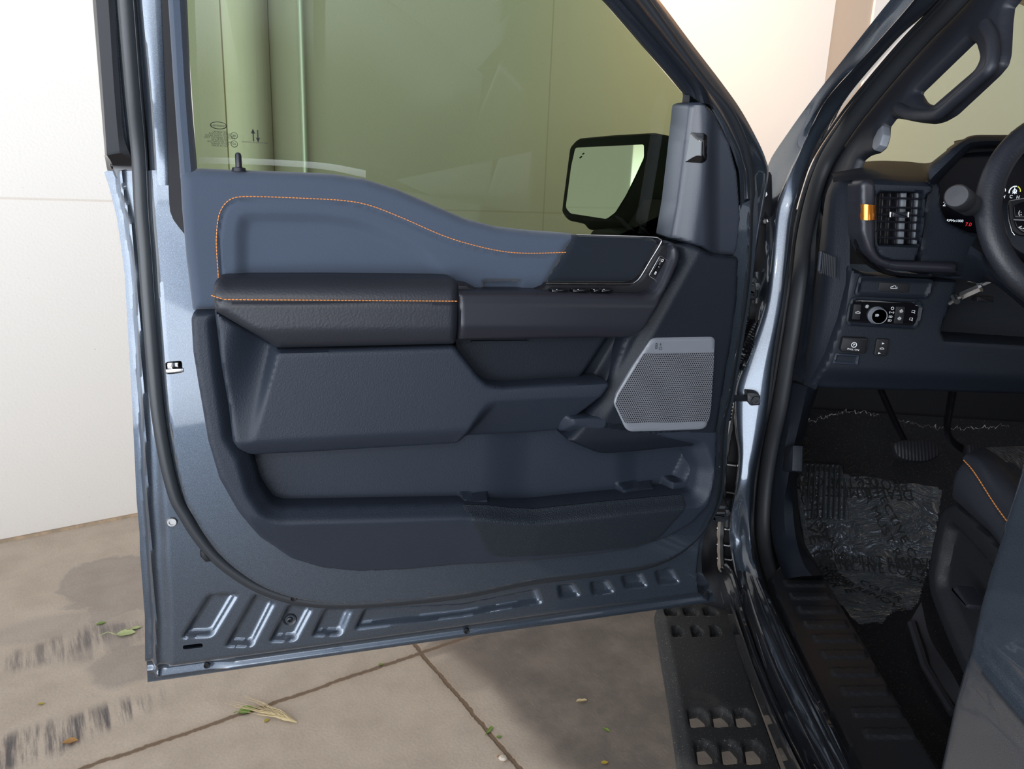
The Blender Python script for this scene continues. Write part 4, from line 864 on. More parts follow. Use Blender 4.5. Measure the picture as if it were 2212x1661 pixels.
# pedals
def pedal(arm, pad, wpad, name, lab):
    mb = MB(); tube(mb, cr([PY(*a) for a in arm], 24), 0.012, 10, 0, up=(1, 0, 0), flat=0.55)
    PF = Fr(PY(*wpad), (1, 0, -0.03), (0, 0.55, 0.83)); prism(mb, PF, fil(PF.uv(pad), 0.022, 6), -0.016, 0.0, 1, ispx=False, bev=0.005); tp(mb, name, ['gloss', 'ribbed'], lab)
pedal([(1893,820,1.50),(1915,870,1.52),(1940,925,1.54),(1972,985,1.56)], [(1930,957),(1945,949),(2020,950),(2036,962),(2034,982),(2005,998),(1960,995),(1936,984)], (1980, 975, 1.52), 'brake_pedal', 'brake pedal with a ribbed rubber pad')
pedal([(2062,820,1.50),(2052,880,1.52),(2046,925,1.54),(2062,958,1.56),(2110,985,1.58)], [(2085,955),(2130,950),(2150,1010),(2095,1010)], (2110, 980, 1.54), 'accelerator_pedal', 'accelerator pedal on a curved black arm')
# ---------------------------------------------------------------- seat
SXF = Fr((0.62, 0, 0), (0, -1, 0), (0, 0, 1))
mb = MB(); relief(mb, SXF, fil([(2027,1101),(2042,1088),(2056,1083),(2080,1100),(2136,1158),(2175,1205),(2290,1330),(2290,1700),(2120,1560),(2040,1378),(2004,1285),(1999,1239),(2010,1170)], [8,6,4,2,2,2,2,2,2,20,10,10,6]), 0.0, 0.005,
   lambda P, d: -0.030*ss(d, 0.030, 0.046)*0.5, 0.012, skirt=0.05)
seat = tp(mb, 'driver_seat', ['cab'], 'driver seat with dark plastic side cover and leather cushion')
mb = MB(); relief(mb, SXF, fil([(2053,1082),(2055,1050),(2061,1013),(2079,990),(2100,1010),(2157,1098),(2300,1290),(2300,1380),(2136,1158)], [4,8,8,3,2,2,2,2,2]), 0.004, 0.005, lambda P, d: 0.010*ss(d, 0, 0.03), 0.014, skirt=0.06)
def sx(pts, X): return [PX(x, y, X) for x, y in pts]
loft(mb, [sx([(2079,989),(2105,1018),(2157,1098),(2300,1290)], 0.612), sx([(2090,980),(2120,1003),(2170,1080),(2310,1250)], 0.618), sx([(2104,972),(2140,988),(2195,1050),(2320,1190)], 0.640), sx([(2122,966),(2160,988),(2210,1040),(2320,1130)], 0.675), sx([(2130,968),(2166,992),(2214,1044),(2320,1135)], 0.70)], 40, m=20)
part(mb, 'cushion_bolster', ['leather2'], seat, 'black leather cushion side with orange seam')
mb = MB(); loft(mb, [sx([(2122,967),(2160,989),(2211,1042),(2320,1133)], 0.69), sx([(2160,965),(2200,980),(2240,1020),(2340,1100)], 0.78), sx([(2209,964),(2260,970),(2300,1000),(2380,1080)], 0.90), sx([(2300,964),(2360,975),(2400,1000),(2480,1080)], 1.05)], 30, m=20)
part(mb, 'cushion_centre', ['fabric'], seat, 'patterned grey fabric cushion centre')
mb = MB(); stitches(mb, np.array(sx([(2081,993),(2105,1021),(2157,1101),(2240,1210)], 0.600)), 0.0055, 0.0009); part(mb, 'seat_stitching', ['thread'], seat, 'orange seat seam stitching')
mb = MB(); prism(mb, SXF, fil([(2052,1268),(2064,1264),(2090,1306),(2088,1316),(2078,1314),(2056,1284)], 3), 0.004, 0.03, bev=0.005); part(mb, 'seat_switch', ['satin'], seat)
mb = MB(); box(mb, (0.98, 0.72, 0.66), (0.62, 0.60, 0.10)); loft(mb, [sx([(1968,1338),(1990,1420),(2040,1500),(2080,1600)], 0.60), sx([(1990,1300),(2010,1380),(2060,1460),(2110,1560)], 0.62)], 20); tube(mb, sx([(1970,1345),(2000,1440),(2060,1540)], 0.60), 0.008, 8)
part(mb, 'seat_track', ['black'], seat)
# ---------------------------------------------------------------- dashboard
DH = Fr((0, 1.38, 0), (1, 0, 0), (0, 0, 1))
mb = MB()
MAIN = fil([(1835,575),(1870,592),(1930,602),(2074,604),(2064,640),(2035,714),(2044,733),(2380,756),(2380,868),(2212,858),(1790,846),(1757,842),(1790,765),(1816,690),(1833,615)], [2,4,6,2,4,6,6,1,1,2,4,4,4,6,4])
lipd = DH.uv([(1763,822),(2380,848)], 0.0)
def mn_fn(P, d):
    y = np.interp(P[:, 0], lipd[:, 0], lipd[:, 1])-P[:, 1]
    return -0.02*ss(y, -0.03, 0.02)
relief(mb, DH, MAIN, 0.0, 0.004, mn_fn, 0.008, skirt=0.12)
# end cap
e0 = [(1800,385),(1783,427),(1772,520),(1764,590),(1752,680),(1742,749),(1733,829)]; e1 = [(1838,385),(1837,403),(1836,500),(1834,600),(1819,690),(1793,765),(1762,842)]
loft(mb, [[PY(x, y, 1.50) for x, y in e0], [PY(x*0.75+X2*0.25, y*0.75+Y2*0.25, 1.43) for (x, y), (X2, Y2) in zip(e0, e1)], [PY(x*0.3+X2*0.7, y*0.3+Y2*0.7, 1.405) for (x, y), (X2, Y2) in zip(e0, e1)], [PY(x, y, 1.392) for x, y in e1]], 40, m=14)
# top pad
t0 = [(1792,372),(1820,362),(1849,352),(1900,347),(1960,349),(2010,351),(2060,322),(2090,300),(2400,300)]; t1 = [(1800,384),(1832,380),(1866,378),(1905,380),(1960,384),(2005,388),(2016,384),(2080,330),(2400,322)]
loft(mb, [[PY(x, y, 1.90) for x, y in t0], [PY((x+X2)/2, y*0.7+Y2*0.3, 1.64) for (x, y), (X2, Y2) in zip(t0, t1)], [PY(x, y, 1.40) for x, y in t1], [PY(x, y+10, 1.375) for x, y in t1]], 60, m=14)
dash = tp(mb, 'dashboard', ['plastic2'], 'blue black dashboard')
def dp(mb, name, mats, label=None, **k): return part(mb, name, mats, dash, label, **k)
# instrument hood
mb = MB(); h0 = [(2004,372),(2008,357),(2016,349),(2050,322),(2080,302),(2103,293),(2166,292),(2420,292)]; h1 = [(2010,392),(2016,388),(2028,377),(2060,345),(2088,318),(2113,311),(2166,309),(2420,308)]; h2 = [(2022,404),(2026,396),(2036,384),(2066,352),(2092,326),(2116,318),(2166,316),(2420,315)]
loft(mb, [[PY(x, y, 1.60) for x, y in h0], [PY(x, y, 1.36) for x, y in h0], [PY((x+X2)/2, (y+Y2)/2, 1.318) for (x, y), (X2, Y2) in zip(h0, h1)], [PY(x, y, 1.32) for x, y in h1], [PY(x, y, 1.36) for x, y in h2], [PY(x, y, 1.42) for x, y in h2]], 60, m=30)
relief(mb, DH, fil([(2004,392),(2024,390),(2034,400),(2036,450),(2050,480),(2095,502),(2118,506),(2118,600),(2073,606),(1985,592),(1985,545),(1998,430)], [3,4,4,8,8,6,2,2,2,2,4,6]), 0.035, 0.004, None, 0.006, skirt=0.06)
dp(mb, 'instrument_hood', ['plastic2'])
mb = MB(); relief(mb, DH, [(2020,380),(2060,340),(2090,316),(2420,310),(2420,540),(2100,540),(2040,500)], -0.02, 0.01, None, 0.0, skirt=0.0)
dsp = None
def dtx(s, px, py, size, mat=1, sx_=1.0, ang=0.0, w=-0.0195): c = DH.uv1(px, py, w); text(mb, DH, s, c[0], c[1], w, size, ang, mat, sx_)
dtx('2', 2040, 441, 0.011); dtx('RPMx1000', 2063, 477, 0.0065, 1); dtx('7.0', 2092, 485, 0.009, 2); dtx('H', 2168, 425, 0.008); dtx('C', 2184, 425, 0.0075); dtx('H', 2199, 426, 0.0075)
def arc(cx, cy, r, a0, a1, mat, rr=0.0007): 
    c = DH.uv1(cx, cy, -0.0195); k = abs(DH.uv1(cx+10, cy, -0.0195)[0]-c[0])/10; tube(mb, [DH.wp(c[0]+r*k*math.cos(t), c[1]+r*k*math.sin(t), -0.0195) for t in np.linspace(a0, a1, 14)], rr, 4, mat)
arc(2192, 414, 12, PI*1.1, PI*0.45, 1, 0.0011); arc(2192, 414, 12, PI*0.38, PI*0.0, 4, 0.0009); arc(2192, 413, 4, 0, 2*PI, 1); arc(2165, 412, 7, PI*.5, -.2, 1)
tube(mb, [DH.hit(2192, 405, -0.0195), DH.hit(2192, 419, -0.0195)], 0.0008, 4, 1)
for x in (2187, 2196): tube(mb, [DH.hit(x, 418, -0.0195), DH.hit(2192, 413, -0.0195)], 0.0006, 4, 1)
dp(mb, 'instrument_display', ['display', 'lit', 'litred', 'litblue', 'lityel'], 'instrument display with blue glow and small white figures')
# air vent pod
mb = MB(); PW = 0.055
VH = fil([(1903,415),(1997,416),(1988,531),(1897,529),(1895,424)], [5,5,6,5,5])
relief(mb, DH, fil([(1866,388),(1905,385),(2006,390),(2018,402),(2016,414),(2002,424),(1998,500),(1985,548),(1978,565),(1930,564),(1905,557),(1893,540),(1890,420)], [6,6,6,4,4,4,6,6,3,3,6,6,4]), PW, 0.003, lambda P, d: -0.01*ss(P[:, 1], DH.uv1(1950, 402, PW)[1], DH.uv1(1950, 388, PW)[1]), 0.005, [VH], skirt=0.07)
dp(mb, 'vent_housing', ['plastic2'])
mb = MB()
relief(mb, DH, fil([(1857,396),(1866,388),(1880,385),(1896,394),(1894,535),(1906,556),(1932,563),(2070,568),(2073,592),(1935,586),(1898,573),(1872,546),(1858,505)], [6,6,6,6,10,12,8,2,2,10,14,14,10]), PW+0.003, 0.003, None, 0.010, skirt=0.05)
dp(mb, 'vent_surround', ['satin'], 'satin dark vent surround')
mb = MB(); g0 = [(1835,402),(1836,440),(1837,480),(1838,520),(1856,556),(1890,584),(1935,598),(2000,602),(2072,604)]; g1 = [(1858,396),(1858,440),(1858,480),(1860,512),(1874,548),(1900,574),(1938,588),(2000,592),(2073,594)]
loft(mb, [[PY(x, y, 1.385) for x, y in g0], [PY((x+X2)/2, (y+Y2)/2, 1.352) for (x, y), (X2, Y2) in zip(g0, g1)], [PY(x, y, 1.335) for x, y in g1]], 60, m=10); dp(mb, 'vent_side_band', ['gloss'])
mb = MB(); loft(mb, [[PY(1835, y, 1.382) for y in (438, 455, 471)], [PY(1847, y, 1.349) for y in (439, 456, 473)], [PY(1859, y, 1.326) for y in (441, 458, 475)], [PY(1864, y, 1.316) for y in (441, 458, 475)], [PY(1878, y, 1.312) for y in (442, 459, 476)], [PY(1888, y, 1.318) for y in (443, 459, 475)], [PY(1893, y, 1.33) for y in (444, 459, 475)]], 10, m=30)
for i in range(7): tube(mb, [PY(1837, 443+i*4, 1.3755), PY(1856, 445+i*4, 1.330)], 0.0008, 5, 1)
dp(mb, 'orange_vent_accent', ['orange', 'thread'], 'orange metallic accent clip on the vent surround')
mb = MB(); relief(mb, DH, fil([(1890,408),(2004,408),(1996,540),(1890,538)], 4), -0.005, 0.01, None, 0, skirt=0); dp(mb, 'vent_duct', ['black'])
for y in (427, 447, 463, 478, 496, 513):
    mb = MB(); s = (y-415)*0.07; tube(mb, [DH.hit(1896, y, PW-0.012), DH.hit(1995-s, y+3, PW-0.012)], 0.0019, 8, up=tuple(DH.W), flat=4.0); dp(mb, 'vent_slat', ['satin'])
for x, w_ in ((1908,3),(1924,3),(1940,3),(1953,12),(1972,3),(1984,8)):
    mb = MB(); prism(mb, DH, [(x-w_/2,417),(x+w_/2,417),(x+w_/2-7,527),(x-w_/2-7,527)], PW-0.034, PW-0.022, bev=0.001); dp(mb, 'vent_vane', ['silver' if w_ > 3 else 'satin'])
mb = MB(); prism(mb, DH, fil([(1928,457),(1963,459),(1963,471),(1928,469)], 2), PW-0.012, PW+0.004, bev=0.002)
for x in (1925, 1964): prism(mb, DH, fil([(x-3,457),(x+3,457),(x+3,471),(x-3,470)], 2), PW-0.012, PW+0.005, 1, bev=0.001)
dp(mb, 'vent_tab', ['satin', 'chrome'], 'vent tab with chrome ends')
mb = MB()
for i in range(8): tube(mb, [PY(1779+i*3.6, 545+i*1.5, 1.440-i*.006), PY(1776+i*3.9, 590+i*1.6, 1.440-i*.006)], 0.0016, 5)
prism(mb, Fr(PY(1790,570,1.44), (1, -0.75, 0), (0, 0, 1)), fil([(1770,541),(1808,549),(1806,600),(1768,590)], 3), -0.004, -0.0005, 1)
tube(mb, [PY(1773,543,1.44), PY(1769,585,1.44)], 0.0035, 6, 2); dp(mb, 'side_vent_louvre', ['rubber2', 'black', 'plastic'])
# storage lid and buttons
mb = MB(); LIDP = fil([(1857,597),(2012,603),(2021,611),(2008,643),(1999,646),(1850,639),(1848,632)], [5,5,5,4,4,4,3])
relief(mb, DH, LIDP, 0.008, 0.003, lambda P, d: -0.004*ss(d, 0.003, 0.008), 0.002, skirt=0.01)
prism(mb, DH, fil([(1900,609),(1965,613),(1963,632),(1897,629)], 2), 0.0, 0.006, 1, bev=0.001)
def icon(mb, px, py, kind, s, w, mat, fr=None):
    fr = fr or DH; c = fr.uv1(px, py, w); k = abs(fr.uv1(px+10, py, w)[0]-c[0])/10*s
    def L(pts, cl=False, r=0.0004): tube(mb, [fr.wp(c[0]+x*k, c[1]+y*k, w) for x, y in pts], r, 4, mat, closed=cl)
    if kind == 'truck': L([(-7,-2),(-7,1),(-3,2),(-1,4),(3,4),(4,1),(8,1),(8,-2)], True)
    if kind == 'lamp': L([(0,-4),(0,4),(3,3),(5,0),(3,-3)], True); [L([(-2,y),(-6,y-0.5)]) for y in (-3,0,3)]
    if kind == 'ring': L([(3*math.cos(t), 3*math.sin(t)) for t in np.linspace(0, 2*PI, 11)[:-1]], True)
    if kind == 'side': L([(-4,-3),(-4,3),(4,3),(4,-1),(2,-3)], True); L([(2,-3),(5,-5)])
    if kind == 'park': [L([(x+3*sg*math.cos(t), 3*math.sin(t)) for t in np.linspace(-1.4, 1.4, 7)]) for x, sg in ((-4,-1),(4,1))]; L([(-3,0),(3,0)])
    if kind == 'dim': L([(2.5*math.cos(t), 2.5*math.sin(t)) for t in np.linspace(0, 2*PI, 9)[:-1]], True); [L([(4*math.cos(t), 4*math.sin(t)), (6*math.cos(t), 6*math.sin(t))]) for t in np.linspace(0, 2*PI, 9)[:-1]]
    if kind == 'tri': L([(-3,-1.5),(3,0),(-3,1.5)], True, 0.001)
icon(mb, 1931, 621, 'truck', 1.0, 0.0064, 2)
dp(mb, 'storage_lid', ['plastic2', 'black', 'print'], 'shallow lid panel with a white truck icon')
mb = MB(); HLP = fil([(1846,648),(1858,646),(1978,651),(1989,660),(1986,690),(1976,706),(1966,706),(1838,699),(1834,692),(1840,660)], [5,4,6,5,8,6,2,5,4,6])
relief(mb, DH, fil([(1842,643),(1858,641),(1984,647),(1996,658),(1991,694),(1979,712),(1834,704),(1828,694),(1834,660)], [6,4,8,8,10,8,8,8,8]), 0.006, 0.003, lambda P, d: -0.005*ss(d, 0.003, 0.008), 0.002, skirt=0.01)
relief(mb, DH, HLP, 0.0025, 0.004, None, 0.001, skirt=0.004, mat=1); hl = dp(mb, 'lamp_switch_panel', ['plastic2', 'gloss'], 'gloss black lamp switch panel')
mb = MB(); kc = DH.hit(1894, 681, 0.002); kr = abs(DH.uv1(1912, 681, 0)[0]-DH.uv1(1894, 681, 0)[0])
lathe(mb, kc, DH.W, [(kr*1.12, 0), (kr*1.05, 0.003), (kr, 0.005), (kr, 0.011), (kr*0.95, 0.0125), (kr*0.88, 0.012)], 32, 1); lathe(mb, kc, DH.W, [(kr*0.88, 0.012), (kr*0.5, 0.0118), (0, 0.0118)], 32, 0)
icon(mb, 1895, 681, 'lamp', 0.7, 0.0146, 2); dp(mb, 'lamp_knob', ['satin', 'silver', 'print'], 'round headlamp knob with a silver ring')
mb = MB(); prism(mb, DH, fil([(1845,657),(1861,658),(1858,691),(1841,690)], 2), 0.0, 0.005, 0, bev=0.001); icon(mb, 1853, 675, 'truck', 0.7, 0.0056, 1); dp(mb, 'cargo_lamp_button', ['black', 'print'])
mb = MB(); prism(mb, DH, fil([(1936,662),(1956,663),(1951,700),(1931,699)], 2), 0.0, 0.004, 0, bev=0.001)
for px, py, kd, s in ((1947,672,'dim',0.7),(1943,688,'dim',0.7)): icon(mb, px, py, kd, s, 0.0046, 1)
dp(mb, 'dimmer_rocker', ['black', 'print'])
mb = MB()
for px, py, kd, s in ((1928,666,'ring',1.0),(1926,675,'park',0.7),(1924,684,'lamp',0.7),(1922,692,'lamp',0.7),(1973,673,'side',0.8),(1968,689,'side',0.8),(1873,662,'dim',0.7)): icon(mb, px, py, kd, s, 0.0034, 0)
prism(mb, DH, [(1913,682),(1917,682),(1917,684),(1913,684)], 0.0025, 0.0034, 1); dp(mb, 'lamp_switch_icons', ['print', 'litor'])
mb = MB(); prism(mb, DH, fil([(1821,728),(1876,731),(1872,764),(1819,760),(1815,754)], 4), -0.004, 0.010, 0, bev=0.003)
c = DH.uv1(1845, 745, 0.0104); tube(mb, [DH.wp(c[0]+0.0045*math.cos(t), c[1]+0.0045*math.sin(t), 0.0104) for t in np.linspace(0, 2*PI, 19)[:-1]], 0.0006, 4, 1, closed=True); text(mb, DH, 'P', c[0], c[1], 0.0104, 0.0065, 0, 1)
c = DH.uv1(1843, 755, 0.0104); text(mb, DH, 'PULL ON', c[0], c[1], 0.0104, 0.0042, -0.05, 1, 1.25)
dp(mb, 'parking_brake_switch', ['black', 'print'], 'parking brake switch reading PULL ON')
mb = MB(); relief(mb, DH, fil([(1806,763),(1858,766),(1856,790),(1799,786)], 4), 0.004, 0.002, lambda P, d: -0.012*ss(d, 0.002, 0.012), 0.002, skirt=0.01); dp(mb, 'finger_scoop', ['plastic'])
mb = MB(); prism(mb, DH, fil([(1894,731),(1922,733),(1916,770),(1888,768)], 5), -0.003, 0.006, 0, bev=0.002)
icon(mb, 1908, 742, 'tri', 0.8, 0.0065, 1); icon(mb, 1905, 753, 'truck', 0.6, 0.0065, 1); icon(mb, 1900, 763, 'tri', 0.8, 0.0065, 1); dp(mb, 'pedal_adjust_switch', ['black', 'print'])
# steering column and wheel
mb = MB(); relief(mb, DH, [(2030,590),(2420,590),(2420,780),(2020,760)], -0.10, 0.02, None, 0, skirt=0); loft(mb, [[PY(x, y, 1.30) for x, y in [(2118,505),(2150,520),(2190,560),(2260,640)]], [PY(x, y, 1.26) for x, y in [(2095,535),(2120,560),(2150,600),(2250,680)]], [PY(x, y, 1.32) for x, y in [(2075,600),(2110,612),(2150,615),(2250,700)]]], 24, m=14)
scol = tp(mb, 'steering_column', ['plastic2'])
mb = MB()
for a, b, r_ in (((2052,656),(2078,640),0.004), ((2078,640),(2118,622),0.008), ((2110,620),(2142,606),0.005), ((2060,640),(2068,652),0.005)): tube(mb, [PY(*a, 1.36), PY(*b, 1.34)], r_, 7)
prism(mb, DH, [(2108,612),(2144,604),(2140,613),(2112,620)], -0.0, 0.03, bev=0.002); prism(mb, DH, fil([(2112,640),(2148,641),(2147,653),(2110,652)], 2), 0.0, 0.02, 1, bev=0.002)
part(mb, 'column_bracket', ['steel', 'black'], scol)
mb = MB(); A = PY(2066, 423, 1.14); B = PY(2122, 462, 1.27); ax = (B-A)/np.linalg.norm(B-A)
lathe(mb, A, ax, [(0, -0.001), (0.0150, 0), (0.0172, 0.003), (0.0172, 0.040), (0.0162, 0.042), (0.0162, 0.046), (0.0168, 0.048), (0.0160, 0.085), (0.010, 0.09), (0.010, 0.16)], 28)
sf = Fr(A, (B-A), (-0.2, 0.2, 1.0)); 
for s, px, py, sz in (('o', 2092, 421, 0.007), ('=', 2097, 430, 0.006), ('-:o', 2100, 447, 0.008), ('D', 2106, 444, 0.006)):
    c = DH.hit(px, py, 0.0); w = PY(px, py, 1.17); q = Fr(w, (0.85, 0.35, -0.45), (0.3, 0.1, 1)); text(mb, q, s, 0, 0, 0.0, sz, 0, 1)
part(mb, 'wiper_stalk', ['rubber2', 'print'], scol, 'black control stalk with white symbols')
WH = Fr(PY(2365, 458, 1.20), (1, 0, 0), (0, 0.34, 0.94)); c0 = np.array([0.0, 0.0]); r0 = abs(WH.uv1(2135, 452, 0)[0])
mb = MB(); tube(mb, [WH.wp(r0*math.cos(t), r0*math.sin(t), 0) for t in np.linspace(0, 2*PI, 97)[:-1]], 0.0185, 16, closed=True, up=tuple(WH.W), flat=0.92)
for t in (2.35, 3.62): tube(mb, [WH.wp(r0*math.cos(t+d_), r0*math.sin(t+d_), 0) for d_ in (-0.003, 0.003)], 0.0189, 16, up=tuple(WH.W), flat=0.92)
wheel = tp(mb, 'steering_wheel', ['leather'], 'black leather steering wheel rim')
mb = MB(); hubp = fil(WH.uv([(2150,440),(2178,428),(2230,422),(2330,420),(2480,420),(2480,560),(2260,560),(2210,540),(2182,512),(2152,500)], 0.0), 0.012); prism(mb, WH, hubp, -0.05, -0.012, ispx=False, bev=0.008); part(mb, 'wheel_hub', ['plastic2'], wheel)
mb = MB(); prism(mb, WH, fil(WH.uv([(2176,434),(2262,424),(2262,514),(2200,510),(2184,500),(2178,470)], -0.012), 0.005), -0.013, -0.008, 0, ispx=False, bev=0.002)
prism(mb, WH, fil(WH.uv([(2186,446),(2204,438),(2262,436),(2262,472),(2188,472)], -0.01), 0.003), -0.009, -0.005, 1, ispx=False, bev=0.001); prism(mb, WH, fil(WH.uv([(2188,478),(2262,478),(2262,506),(2206,504),(2192,492)], -0.01), 0.003), -0.009, -0.005, 1, ispx=False, bev=0.001)
tube(mb, [WH.wp(*WH.uv1(x, y, -0.005), -0.005) for x, y in [(2188,475),(2225,476),(2262,477)]], 0.0014, 6, 2)
tube(mb, [WH.wp(*WH.uv1(x, y, -0.008), -0.008) for x, y in [(2215,428),(2180,434),(2176,445),(2179,475),(2186,500),(2192,508)]], 0.0008, 6, 2)
for s, px, py in (('(;', 2203, 460), ('<-', 2206, 492)): q = WH.uv1(px, py, -0.0048); text(mb, WH, s, q[0], q[1], -0.0046, 0.010, 0, 3)
part(mb, 'wheel_switches', ['black', 'gloss', 'chrome', 'print'], wheel, 'steering wheel switch pad with white symbols')
# ---------------------------------------------------------------- film on the floor
mb = MB(); FPOL = fil([(1716,1012),(1800,1008),(1895,1024),(2038,1045),(2020,1180),(2002,1240),(1985,1300),(1971,1316),(1940,1318),(1918,1330),(1906,1352),(1895,1342),(1856,1348),(1840,1335),(1790,1274),(1755,1225),(1737,1180),(1722,1100)], 4)
fp = np.array([FL_(x, y, 0.03) for x, y in FPOL]); lo, hi = fp[:, :2].min(0), fp[:, :2].max(0); st_ = 0.008
nx, ny = int((hi[0]-lo[0])/st_)+2, int((hi[1]-lo[1])/st_)+2; gx, gy = np.meshgrid(lo[0]+np.arange(nx)*st_, lo[1]+np.arange(ny)*st_); P = np.stack([gx.ravel(), gy.ravel()], 1)
d, near = sdf(P, fp[:, :2]); rs = np.random.RandomState(11)
def wrinkle(P):
    h = np.zeros(len(P))
    for k in range(26):
        a = rs_a[k]; h += rs_s[k]*np.abs(np.sin((P[:, 0]*math.cos(a)+P[:, 1]*math.sin(a))*rs_f[k]+rs_p[k]+0.8*np.sin(P[:, 0]*rs_g[k]+P[:, 1]*9)))
    return h
rs_a = rs.uniform(0, PI, 26); rs_f = rs.uniform(12, 60, 26); rs_s = 0.045/rs_f*rs.uniform(0.3, 1, 26); rs_p = rs.uniform(0, 6, 26); rs_g = rs.uniform(5, 20, 26)
def film_z(P): 
    z0 = TZ+0.012+np.maximum(0, P[:, 1]-TY)*0.69/0.72+0.13*(1-ss(P[:, 0], 0.545, 0.62)); return z0+wrinkle(P)
idx = np.arange(nx*ny).reshape(ny, nx); q = np.stack([idx[:-1, :-1], idx[:-1, 1:], idx[1:, 1:], idx[1:, :-1]], -1).reshape(-1, 4); q = q[d[q].mean(1) > 0]
used = np.unique(q); mp = -np.ones(nx*ny, int); mp[used] = np.arange(len(used)); q = mp[q]; P2 = P[used].copy(); m_ = d[used] < 0; P2[m_] = near[used][m_]
mb.add(np.c_[P2, film_z(P2)], q.tolist()); fc = fp.mean(0); forg = (float(fc[0]), float(fc[1]), TZ)
film = mb.build('plastic_floor_film', [MAT['film']], org=forg); film.location = forg
thing(film, 'crumpled clear plastic protective film with black printing lying on the driver footwell floor', 'plastic film')
def ftext(s, px, py, size, ang, sx_=1.1, name='printed_text'):
    mb = MB(); c = FL_(px, py, 0.03); text(mb, HF, s, c[0], c[1], 0, size, ang, 0, sx_)
    V = mb.v[0]; V[:, 2] = film_z(V[:, :2])+0.002; mb.build(name, [MAT['ink']], film, forg, smooth=False)
for s, x, y, sz, an in (('DEALER MUST REMOVE', 1815, 1052, 0.033, PI+0.02), ('PROTECTIVE COVER', 1822, 1033, 0.033, PI+0.02), ('DEALER MUST REMOVE', 1772, 1115, 0.036, -1.45), ('PROTECTIVE COVER', 1752, 1118, 0.036, -1.45),
    ('DEALER MUST REMOVE', 1880, 1204, 0.028, 0.02), ('PROTECTIVE COVER', 1882, 1218, 0.028, 0.02), ('DEALER MUST REMOVE', 1910, 1130, 0.028, -1.15), ('PROTECTIVE COVER', 1940, 1130, 0.028, -1.15), ('MUST REMOVE', 1862, 1272, 0.030, -0.95), ('COVER', 1902, 1275, 0.030, -0.95), ('DEALER', 1800, 1165, 0.03, -0.9), ('PROTE', 1805, 1248, 0.026, 2.6)):
    ftext(s, x, y, sz, an)
# ================================================================ the bay: ground, walls, debris
J0 = PZ(910, 1410, 0); J1 = PZ(175, 1661, 0); J2 = PZ(1150, 1661, 0)
ga = (J1-J0)/np.linalg.norm(J1-J0); angg = math.atan2(ga[1], ga[0])
m = Mt('stained_concrete'); ob = m.n('TexCoord').outputs['Object']; X = m.n('SeparateXYZ', i0=ob)
x_, y_ = X.outputs['X'], X.outputs['Y']      # the floor object lies with its x along the joint
wob = m.math('MULTIPLY', m.math('SUBTRACT', m.noise(6, 4.0, ob), 0.5), 0.02)
def jd(c, per): # distance to the repeated joint lines
    q = m.math('ADD', m.math('DIVIDE', m.math('ADD', c, wob), per), 100.5); return m.math('MULTIPLY', m.math('ABSOLUTE', m.math('SUBTRACT', m.math('FRACT', q), 0.5)), per)
d1 = jd(y_, 3.6); d2 = m.math('ABSOLUTE', m.math('ADD', x_, wob))
xs = m.math('LESS_THAN', y_, 5.0)
dj = m.math('MINIMUM', d1, d2)
rough_edge = m.math('MULTIPLY', m.noise(60, 3.0, ob), 0.012)
jm = m.rng(m.math('ADD', dj, rough_edge), 0.010, 0.016, 1.0, 0.0)
jw = m.rng(dj, 0.0, 0.035, 0.35, 0.0)
big = m.noise(1.6, 5.0, ob); med = m.noise(7, 6.0, ob, 0.62); fine = m.noise(120, 4.0, ob)
base = m.mix(big, (0.50, 0.41, 0.325), (0.65, 0.55, 0.44)); base = m.mix(m.rng(med, 0.35, 0.7, 0, 0.35), base, (0.34, 0.27, 0.21))
stv = m.n('Mapping', i0=ob); stv.inputs['Rotation'].default_value = (0, 0, 0.30); stv.inputs['Scale'].default_value = (26, 1.6, 1)
strk = m.noise(1.0, 6.0, stv.outputs[0], 0.7)
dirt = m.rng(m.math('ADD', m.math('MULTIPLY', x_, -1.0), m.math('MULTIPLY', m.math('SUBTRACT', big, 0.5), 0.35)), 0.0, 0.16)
def blob(cx, cy, rx, ry, an=0.0, soft=0.35, k=0.5):
    ca, sa = math.cos(an), math.sin(an); u = m.math('SUBTRACT', x_, cx); v = m.math('SUBTRACT', y_, cy)
    a = m.math('DIVIDE', m.math('ADD', m.math('MULTIPLY', u, ca), m.math('MULTIPLY', v, sa)), rx); b = m.math('DIVIDE', m.math('SUBTRACT', m.math('MULTIPLY', v, ca), m.math('MULTIPLY', u, sa)), ry)
    r = m.math('SQRT', m.math('ADD', m.math('MULTIPLY', a, a), m.math('MULTIPLY', b, b)))
    r = m.math('ADD', r, m.math('MULTIPLY', m.math('SUBTRACT', med, 0.5), 1.1)); return m.rng(r, 1.0, 1.0-soft, 0, k)
FL = Matrix.Rotation(angg, 4, 'Z'); FL.translation = Vector(J0)
FLI = np.array(FL.inverted())
def fl(px, py): p = PZ(px, py, 0); q = FLI@np.r_[p, 1]; return q[0], q[1]
def blob_px(px, py, rx, ry, an, k, soft=0.35): c = fl(px, py); return blob(c[0], c[1], rx, ry, an, soft, k)
s1 = m.math('MULTIPLY', m.math('MAXIMUM', blob_px(150, 1580, 0.34, 0.10, 0.1, 1.0, 0.6), m.math('MAXIMUM', blob_px(40, 1620, 0.22, 0.10, 0.2, 1.0, 0.6), blob_px(120, 1400, 0.30, 0.10, 0.15, 0.7, 0.6))), m.rng(strk, 0.42, 0.62))
s2 = m.math('MAXIMUM', blob_px(265, 1260, 0.22, 0.28, 0.3, 0.42, 0.12), m.math('MAXIMUM', blob_px(290, 1430, 0.14, 0.14, 0.0, 0.45, 0.3), blob_px(150, 1350, 0.30, 0.10, -0.2, 0.25)))
